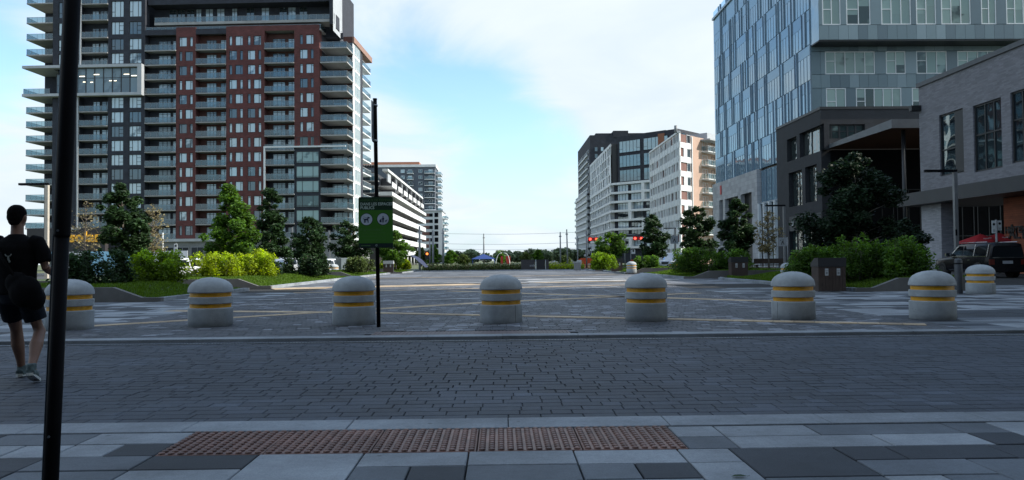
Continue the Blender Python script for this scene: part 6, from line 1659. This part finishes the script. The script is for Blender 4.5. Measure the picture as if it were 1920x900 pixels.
def man():
    g0 = ground(32, 714, 0); Y = 8.12; X = atY(31, 600, Y).x
    root = thing('person', 'man seen from behind walking away in black t-shirt, dark shorts and grey trainers', 'person', (X, Y, -.004))
    hipR, kneeR, ankR = (.10, 0, .92), (.20, .07, .51), (.30, -.24, .17)
    hipL, kneeL, ankL = (-.10, 0, .92), (-.125, .20, .53), (-.125, .30, .085)
    shR, elR, wrR = (.205, 0, 1.44), (.31, -.02, 1.17), (.26, .22, 1.10)
    shL, elL, wrL = (-.215, 0, 1.44), (-.30, -.06, 1.16), (-.27, .02, .90)
    b = MB()
    loft(b, [(0, 0, .84, .12, .10), (0, 0, .92, .165, .115), (0, 0, 1.02, .155, .105), (0, .0, 1.15, .15, .10), (0, .0, 1.28, .175, .115), (0, 0, 1.40, .185, .11), (0, 0, 1.47, .14, .085), (0, 0, 1.51, .075, .065)])
    b.tube([(0, 0, 1.46), (-.005, .01, 1.56), (-.01, .02, 1.62)], [.066, .060, .060], 14)
    ball(b, (-.012, .03, 1.705), (.078, .098, .115)); ball(b, (-.02, .06, 1.645), (.058, .07, .06))
    b.tube([(-.03, .125, 1.73), (-.036, .146, 1.69), (-.034, .128, 1.675)], [.012, .017, .012], 8)
    for s in (-1, 1): ball(b, (-.012+s*.080, .02, 1.695), (.014, .022, .036)); ball(b, (-.03+s*.033, .113, 1.715), (.014, .01, .01))
    ball(b, (-.03, .125, 1.645), (.024, .01, .008))
    for h_, k_, a_ in ((hipR, kneeR, ankR), (hipL, kneeL, ankL)):
        mid = tuple((k_[i]*.62+a_[i]*.38)+(0, -.012, 0)[i] for i in range(3))
        b.tube([h_, tuple((h_[i]+k_[i])/2 for i in range(3)), k_, mid, tuple(k_[i]*.25+a_[i]*.75 for i in range(3)), a_], [.098, .080, .058, .064, .043, .038], 14)
    def arm(sh, el, wr, side, curl):
        b.tube([sh, tuple((sh[i]+el[i])/2 for i in range(3)), el, tuple(el[i]*.65+wr[i]*.35 for i in range(3)), wr], [.058, .050, .041, .041, .027], 12)
        d = (Vector(wr)-Vector(el)).normalized(); a = d.cross(Vector((side, .3, .1))).normalized(); W_ = Vector(wr); c = W_+d*.05
        nrm = a.cross(d).normalized()
        b.tube([W_, c, W_+d*.09], [.026, .034, .032], 10)
        for q, (off, ln, rr) in enumerate(((-.027, .066, .0085), (-.009, .076, .009), (.009, .071, .0088), (.026, .056, .0078))):
            p0 = W_+d*.085+a*off; p1 = p0+d*ln*.45+nrm*.006*curl; p2 = p1+d*ln*.3+nrm*.018*curl; p3 = p2+d*ln*.18+nrm*.022*curl; b.tube([p0, p1, p2, p3], [rr+.002, rr+.001, rr, rr*.85], 7)
        p0 = W_+d*.03-a*.026; b.tube([p0, p0+d*.03-a*.02, p0+d*.055-a*.022+nrm*.012*curl], [.012, .0105, .009], 7)
    arm(shR, elR, wrR, 1, 1.0); arm(shL, elL, wrL, -1, 1.0)
    for a_, toe in ((ankR, (.262, -.10, .045)), (ankL, (-.14, .44, .04))): b.tube([a_, tuple((a_[i]+toe[i])/2 for i in range(3)), toe], [.036, .038, .03], 10)
    solid('body', b, m_skin, root, .0095, 5)
    # t-shirt
    t = MB(); loft(t, [(0, 0, .90, .20, .145), (0, 0, 1.02, .192, .135), (0, 0, 1.15, .196, .135), (0, 0, 1.28, .218, .145), (0, 0, 1.38, .228, .14), (0, 0, 1.45, .195, .112), (0, .0, 1.505, .095, .08), (0, 0, 1.525, .072, .068)])
    t.tube([(.15, 0, 1.45), shR, (.272, -.01, 1.33), (.30, -.012, 1.23)], [.07, .078, .073, .075], 14); t.tube([(-.15, 0, 1.45), shL, (-.27, -.02, 1.33), (-.292, -.03, 1.24)], [.07, .078, .073, .075], 14)
    solid('t_shirt', t, m_tee, root, .011, 5)
    s = MB(); loft(s, [(0, 0, .80, .14, .12), (0, 0, .88, .185, .135), (0, 0, .97, .185, .135), (0, 0, 1.02, .17, .125)])
    for h_, k_, sg in ((hipR, kneeR, 1), (hipL, kneeL, -1)): e = tuple(h_[i]*.28+k_[i]*.72 for i in range(3)); s.tube([(h_[0]*.9, h_[1], .88), tuple((h_[i]+e[i])/2 for i in range(3)), e], [.112, .112, .105], 16)
    solid('shorts', s, m_short, root, .011, 4)
    h = MB(); ball(h, (-.012, .012, 1.742), (.088, .104, .094)); ball(h, (-.012, -.022, 1.70), (.078, .066, .075)); h.tube([(-.012, -.03, 1.66), (-.012, -.022, 1.622)], [.06, .045], 10)
    solid('hair', h, m_hair, root, .008, 4)
    def shoe(a_, toe, up):
        f = MB(); A = Vector(a_); T_ = Vector(toe); d = (T_-A); d.z = 0; d.normalize(); heel = A-d*.055
        f.tube([A+Vector((0, 0, .045)), A-Vector((0, 0, .01))], [.046, .05], 12)
        f.tube([heel+Vector((0, 0, -.035)), A*.5+T_*.5+Vector((0, 0, -.0)), T_+d*.02], [.042, .047, .034], 12)
        o = solid('shoe', f, m_shoe, root, .008, 3)
        q = MB(); side = Vector((-d.y, d.x, 0)); hz = heel-Vector((0, 0, .07)); tz = T_+d*.045-Vector((0, 0, .038)); mz = (hz+tz)/2-Vector((0, 0, .004))
        pts = [hz+side*.034, mz+side*.046, tz+side*.034, tz+d*.018, tz-side*.034, mz-side*.04, hz-side*.034, hz-d*.02]
        q.extrude([tuple(p) for p in pts], (0, 0, .028)); q.build('sole', [m_sole], o)
    shoe(ankR, (.262, -.10, .045), 1); shoe(ankL, (-.14, .44, .04), 0)
    # sling bag on the right hip with its strap
    g = MB(); ball(g, (.17, -.135, .93), (.17, .085, .17)); ball(g, (.24, -.10, .86), (.11, .09, .13)); ball(g, (.08, -.13, 1.02), (.12, .06, .12))
    bag = solid('sling_bag', g, m_bag, root, .012, 6)
    g = MB(); g.tube([(.10, -.16, 1.05), (-.02, -.152, 1.22), (-.14, -.12, 1.40), (-.17, -.04, 1.475), (-.15, .06, 1.45)], .016, 8); g.build('strap', [m_bag], bag)
    # small pale antler-like print on the shirt back
    u = MB(); y = -.150
    for pts in (((-.035, 1.315), (-.028, 1.318), (-.02, 1.302), (.0, 1.296), (.0, 1.288), (-.024, 1.294)), ((.035, 1.315), (.028, 1.318), (.02, 1.302), (.0, 1.296), (.0, 1.288), (.024, 1.294)), ((-.008, 1.292), (.008, 1.292), (.012, 1.268), (.006, 1.245), (-.002, 1.252), (-.006, 1.27)), ((.004, 1.25), (.016, 1.258), (.022, 1.235), (.01, 1.228))):
        u.extrude([(px_+.0, y, z) for px_, z in pts], (0, .012, 0))
    u.build('shirt_print', [mat('print_pale', (.22, .24, .22), .7)], root)
man()

# ---------------------------------------------------------------- vehicles
m_tyre = mat('tyre', (.012, .012, .013), .85); m_rim = mat('rim_alloy', (.3, .31, .32), .3, metal=.9); m_chrome = mat('chrome', (.55, .56, .57), .15, .03, 5, metal=1.0); m_trim = mat('black_trim', (.012, .012, .013), .5)
g_car = glass('car_glass', (.006, .008, .01), (.006, .008, .01), .5, 1.7, (.8, .9, 1), .02); m_tail = mat('tail_lamp', (.10, .008, .006), .2); m_headl = mat('headlamp', (.6, .65, .7), .1, metal=.5)
def paint(name, col): return mat(name, col, .22, .03, 3, spec=.5 if col[0] > .1 else .22, coat=.6 if col[0] > .1 else 0)
def car(label, name, x, y, rz, col, L=5.3, W_=2.0, H=1.9, hood=1.25, kind='suv', z=.0, group=None, chrome=True, detail=True):
    """front towards +y; origin on the ground under the middle"""
    root = thing(name, label, 'car', (x, y, z), rz, group)
    b = MB(); hw = W_/2; belt = H*.60; gl = .28
    zh = H*.58 if kind != 'jeep' else H*.57
    # stations: (y, z_low, z_belt, half width, roof half width, roof z)
    yf, yr = L/2, -L/2
    wb = yf-hood
    ST = [(yr, .42, belt*.93, hw*.90, hw*.74, H*.90), (yr+.10, .30, belt, hw*.96, hw*.80, H*.97), (yr+.5, gl, belt, hw, hw*.82, H), (-L*.1, gl, belt, hw, hw*.83, H*1.0), (wb-1.15, gl, belt, hw, hw*.80, H*.985), (wb-.95, gl, belt, hw, hw*.79, H*.95)]
    prof = []
    for (yy, zl, zb_, w, wr, zr) in ST: prof.append([(w*.93, zl), (w, zl+.18), (w, zb_-.12), (w*.97, zb_), (wr, zr-.06), (wr*.85, zr), (0, zr+.01)])
    # cowl, bonnet and nose
    for (yy, zl, zt_, w) in ((wb-.05, gl, zh, hw), (yf-.55, gl, zh-.05, hw*.985), (yf-.12, .32, zh-.12, hw*.93), (yf, .40, zh-.30, hw*.86)):
        prof.append([(w*.93, zl), (w, zl+.18), (w, zt_-.14), (w*.97, zt_-.04), (w*.86, zt_), (w*.6, zt_+.02), (0, zt_+.03)])
    ys = [s_[0] for s_ in ST]+[wb-.05, yf-.55, yf-.12, yf]
    rows_ = []
    for yy, pr in zip(ys, prof):
        n = len(b.v); full = [(-p, q) for p, q in pr]+[(p, q) for p, q in pr[-2::-1]]
        b.v += [(p, yy, q) for p, q in full]; rows_.append((n, len(full)))
    for i in range(len(rows_)-1):
        a, k = rows_[i]; c, _ = rows_[i+1]
        for j in range(k-1): b.f.append((a+j, a+j+1, c+j+1, c+j)); b.m.append(0); b.t.append(1); b.sm.append(True)
        b.f.append((a+k-1, a, c, c+k-1)); b.m.append(0); b.t.append(1); b.sm.append(False)
    for (a, k), rev in ((rows_[0], True), (rows_[-1], False)):
        b.f.append(tuple(a+j for j in (range(k) if rev else range(k-1, -1, -1)))); b.m.append(0); b.t.append(1); b.sm.append(False)
    b.build('body', [col], root)
    # glass: side windows, windscreen, rear window as slightly proud panels
    def sidep(y0, y1, z0f, z1f, nm='side_window', mtl=g_car, dd=.012):
        for s in (-1, 1):
            q = MB(); zb_, zt_ = belt, H*.985-.05
            def P(yy, f):
                t = min(1, max(0, (yy-(wb-1.15))/(.95+.15))) if yy > wb-1.15 else 0
                ztop = zt_; w = hw*.97+(hw*.815-hw*.97)*f; return (s*(w+dd), yy, zb_+(ztop-zb_)*f)
            pts = [P(y0[0], z0f), P(y1[0], z0f), P(y1[1], z1f), P(y0[1], z1f)]
            q.poly(pts if s > 0 else pts[::-1]); q.build(nm, [mtl], root)
    f0, f1 = .06, .88
    ws = wb-1.05
    segs = [((yr+.22, yr+.42), (yr+1.35, yr+1.35)), ((yr+1.48, yr+1.48), (yr+2.45, yr+2.45)), ((yr+2.55, yr+2.55), (ws+.75, ws-.05))]
    if kind == 'van': segs = [((wb-1.9, wb-1.9), (ws+.7, ws-.1))]
    for y0, y1 in segs: sidep(y0, y1, f0, f1)
    q = MB(); q.poly([(-hw*.86, wb-.10, zh+.055), (hw*.86, wb-.10, zh+.055), (hw*.74, wb-.93, H*.93), (-hw*.74, wb-.93, H*.93)]); q.build('windscreen', [g_car], root)
    q = MB(); q.poly([(hw*.84, yr-.012, belt*.97), (-hw*.84, yr-.012, belt*.97), (-hw*.72, yr-.010, H*.87), (hw*.72, yr-.010, H*.87)]); q.build('rear_window', [g_car], root)
    rw = .38 if kind != 'car' else .33
    if 'wheel%.2f' % rw not in _bm:
        t = MB(); t.lathe([(rw*.62, -.11), (rw*.95, -.12), (rw, -.08), (rw, .08), (rw*.95, .12), (rw*.62, .11)], 24); r_ = MB(); r_.lathe([(0, .085), (rw*.2, .09), (rw*.25, .06), (rw*.6, .07), (rw*.64, .105)], 24)
        for k in range(6): a = k*math.pi/3; r_.extrude([(rw*.15*math.cos(a+.6), rw*.15*math.sin(a+.6), .07), (rw*.6*math.cos(a+.12), rw*.6*math.sin(a+.12), .08), (rw*.6*math.cos(a-.12), rw*.6*math.sin(a-.12), .08), (rw*.15*math.cos(a-.6), rw*.15*math.sin(a-.6), .07)], (0, 0, .02))
        _bm['wheel%.2f' % rw] = (t.mesh('tyre', [m_tyre]), r_.mesh('rim', [m_rim]))
    tm_, rm_ = _bm['wheel%.2f' % rw]
    for yy in (yf-.95, yr+1.0):
        for s in (-1, 1):
            a = MB(); a.tube([(s*(hw-.30), yy, rw+.02), (s*(hw+.012), yy, rw+.02)], rw+.07, 20, smooth=False); a.build('wheel_arch', [m_trim], root)
            w = link('wheel', None, root, (s*(hw-.10), yy, rw), rot=(0, s*math.pi/2, 0)); link('tyre', tm_, w); link('rim', rm_, w, (0, 0, .012))
    for s in (-1, 1):
        q = MB(); q.box(min(s*hw*.70, s*hw*.955), max(s*hw*.70, s*hw*.955), yr-.02, yr+.05, belt*.62, belt*.86); q.build('tail_light', [m_tail], root)
        q = MB(); q.box(min(s*hw*.55, s*hw*.93), max(s*hw*.55, s*hw*.93), yf-.16, yf+.005, zh-.32, zh-.17); q.build('headlight', [m_headl], root)
        q = MB(); q.box(min(s*hw, s*(hw+.24)), max(s*hw, s*(hw+.24)), wb-.55, wb-.40, belt+.02, belt+.22); q.build('mirror', [m_chrome if chrome else col], root)
        if chrome:
            q = MB(); q.box(min(s*hw*.975, s*(hw*.975+.02)), max(s*hw*.975, s*(hw*.975+.02)), yr+.2, wb-.4, belt-.005, belt+.03); q.build('belt_trim', [m_chrome], root)
            q = MB(); q.tube([(s*hw*.80, yr+.4, H+.03), (s*hw*.80, wb-1.3, H+.03)], .02, 6); q.build('roof_rail', [m_chrome], root)
            q = MB(); q.box(min(s*hw, s*(hw+.07)), max(s*hw, s*(hw+.07)), yr+1.5, yf-1.45, .30, .34); q.build('side_step', [m_chrome], root)
            q = MB(); q.poly([(s*(hw*.97+.02), wb-.55, belt+.02), (s*(hw*.97+.02), wb-.45, belt+.02), (s*(hw*.83+.02), ws-.1, H*.94), (s*(hw*.83+.02), ws-.2, H*.94)][::s]); q.build('pillar_trim', [m_chrome], root)
            for y0 in (yr+1.38, yr+.16):
                q = MB(); q.poly([(s*(hw*.97+.016), y0, belt+.03), (s*(hw*.97+.016), y0+.08, belt+.03), (s*(hw*.825+.016), y0+.08, H*.95), (s*(hw*.825+.016), y0, H*.95)][::s]); q.build('pillar_trim', [m_chrome], root)
        for y0 in (yr+1.7, yr+2.75): q = MB(); q.box(min(s*hw, s*(hw+.03)), max(s*hw, s*(hw+.03)), y0, y0+.22, belt-.2, belt-.165); q.build('door_handle', [m_chrome if chrome else col], root)
    q = MB(); q.box(-hw*.9, hw*.9, yr-.06, yr+.1, .32, .55); q.build('rear_bumper', [col if kind == 'suv' else m_trim], root)
    q = MB(); q.box(-.27, .27, yr-.03, yr+.0, belt*.66, belt*.66+.16); q.build('number_plate', [mat('plate', (.3, .32, .35), .5, .3, 60)], root)
    q = MB(); q.box(-hw*.5, hw*.5, yf-.06, yf+.012, zh-.42, zh-.18); q.build('grille', [m_trim], root)
    if detail and kind == 'suv':
        q = MB(); q.box(-hw*.8, hw*.8, yr-.025, yr-.004, belt*.93, belt*.93+.035); q.build('tailgate_trim', [m_chrome], root)
    return root
car('black full-size passenger car with chrome trim parked before the hotel, at the right edge', 'parked_car', 27.5, 44.1, R(-1), paint('black_paint', (.006, .006, .008)), 5.5, 2.05, 1.92, 1.3)
p = atY(336, 500, 66); car('white off-road car glimpsed between the two yellow-green shrubs', 'parked_car', p.x-.3, 66, R(152), paint('white_paint', (.62, .64, .66)), 4.3, 1.9, 1.85, 1.1, 'jeep', -.2, chrome=False)
p = atY(532, 500, 70); car('silver car glimpsed right of the bright yellow hedge end', 'parked_car', p.x, 70, R(170), paint('silver_paint', (.36, .38, .42)), 4.6, 1.85, 1.65, 1.2, 'car', 0, chrome=False)
p = atY(605, 500, 84); car('white car glimpsed behind the pale bollards left of the sign', 'parked_car', p.x, 84, R(160), paint('white_paint', (.62, .64, .66)), 4.6, 1.85, 1.55, 1.2, 'car', 0, chrome=False)
p = atY(1253, 500, 82); car('silver pickup-like car parked behind the right shrubs and pale bollard', 'parked_car', p.x+.6, 82, R(150), paint('silver_paint', (.36, .38, .42)), 5.2, 1.95, 1.85, 1.4, 'suv', 0, chrome=False)
# ---------------------------------------------------------------- unseen block added behind the viewpoint to darken the foreground
def add_rear_block():
    root = thing('rear_shade_block', 'unseen brick block added behind the viewpoint to shade the foreground', 'building', (0, -9, 0))
    F = Face(root, 40, -9, 180)
    b = MB(); ops = []
    for k in range(5):
        for i in range(14): ops.append((2+i*5.6, 5.4+i*5.6, 1.0+k*4.2, 3.8+k*4.2)); window(F, 2+i*5.6, 1.0+k*4.2, 3.4, 2.8, .2, (.5,), (), m_black, g_dark, split=False)
    wall_open(b, 0, 82, 0, 23, ops, 0, .3); b.quad((0, 0, 23), (82, 0, 23), (82, 16, 23), (0, 16, 23)); b.quad((0, 0, 0), (0, 16, 0), (0, 16, 23), (0, 0, 23)); b.quad((82, 16, 0), (82, 0, 0), (82, 0, 23), (82, 16, 23)); F.put('wall', b, [m_dbrick])
add_rear_block()
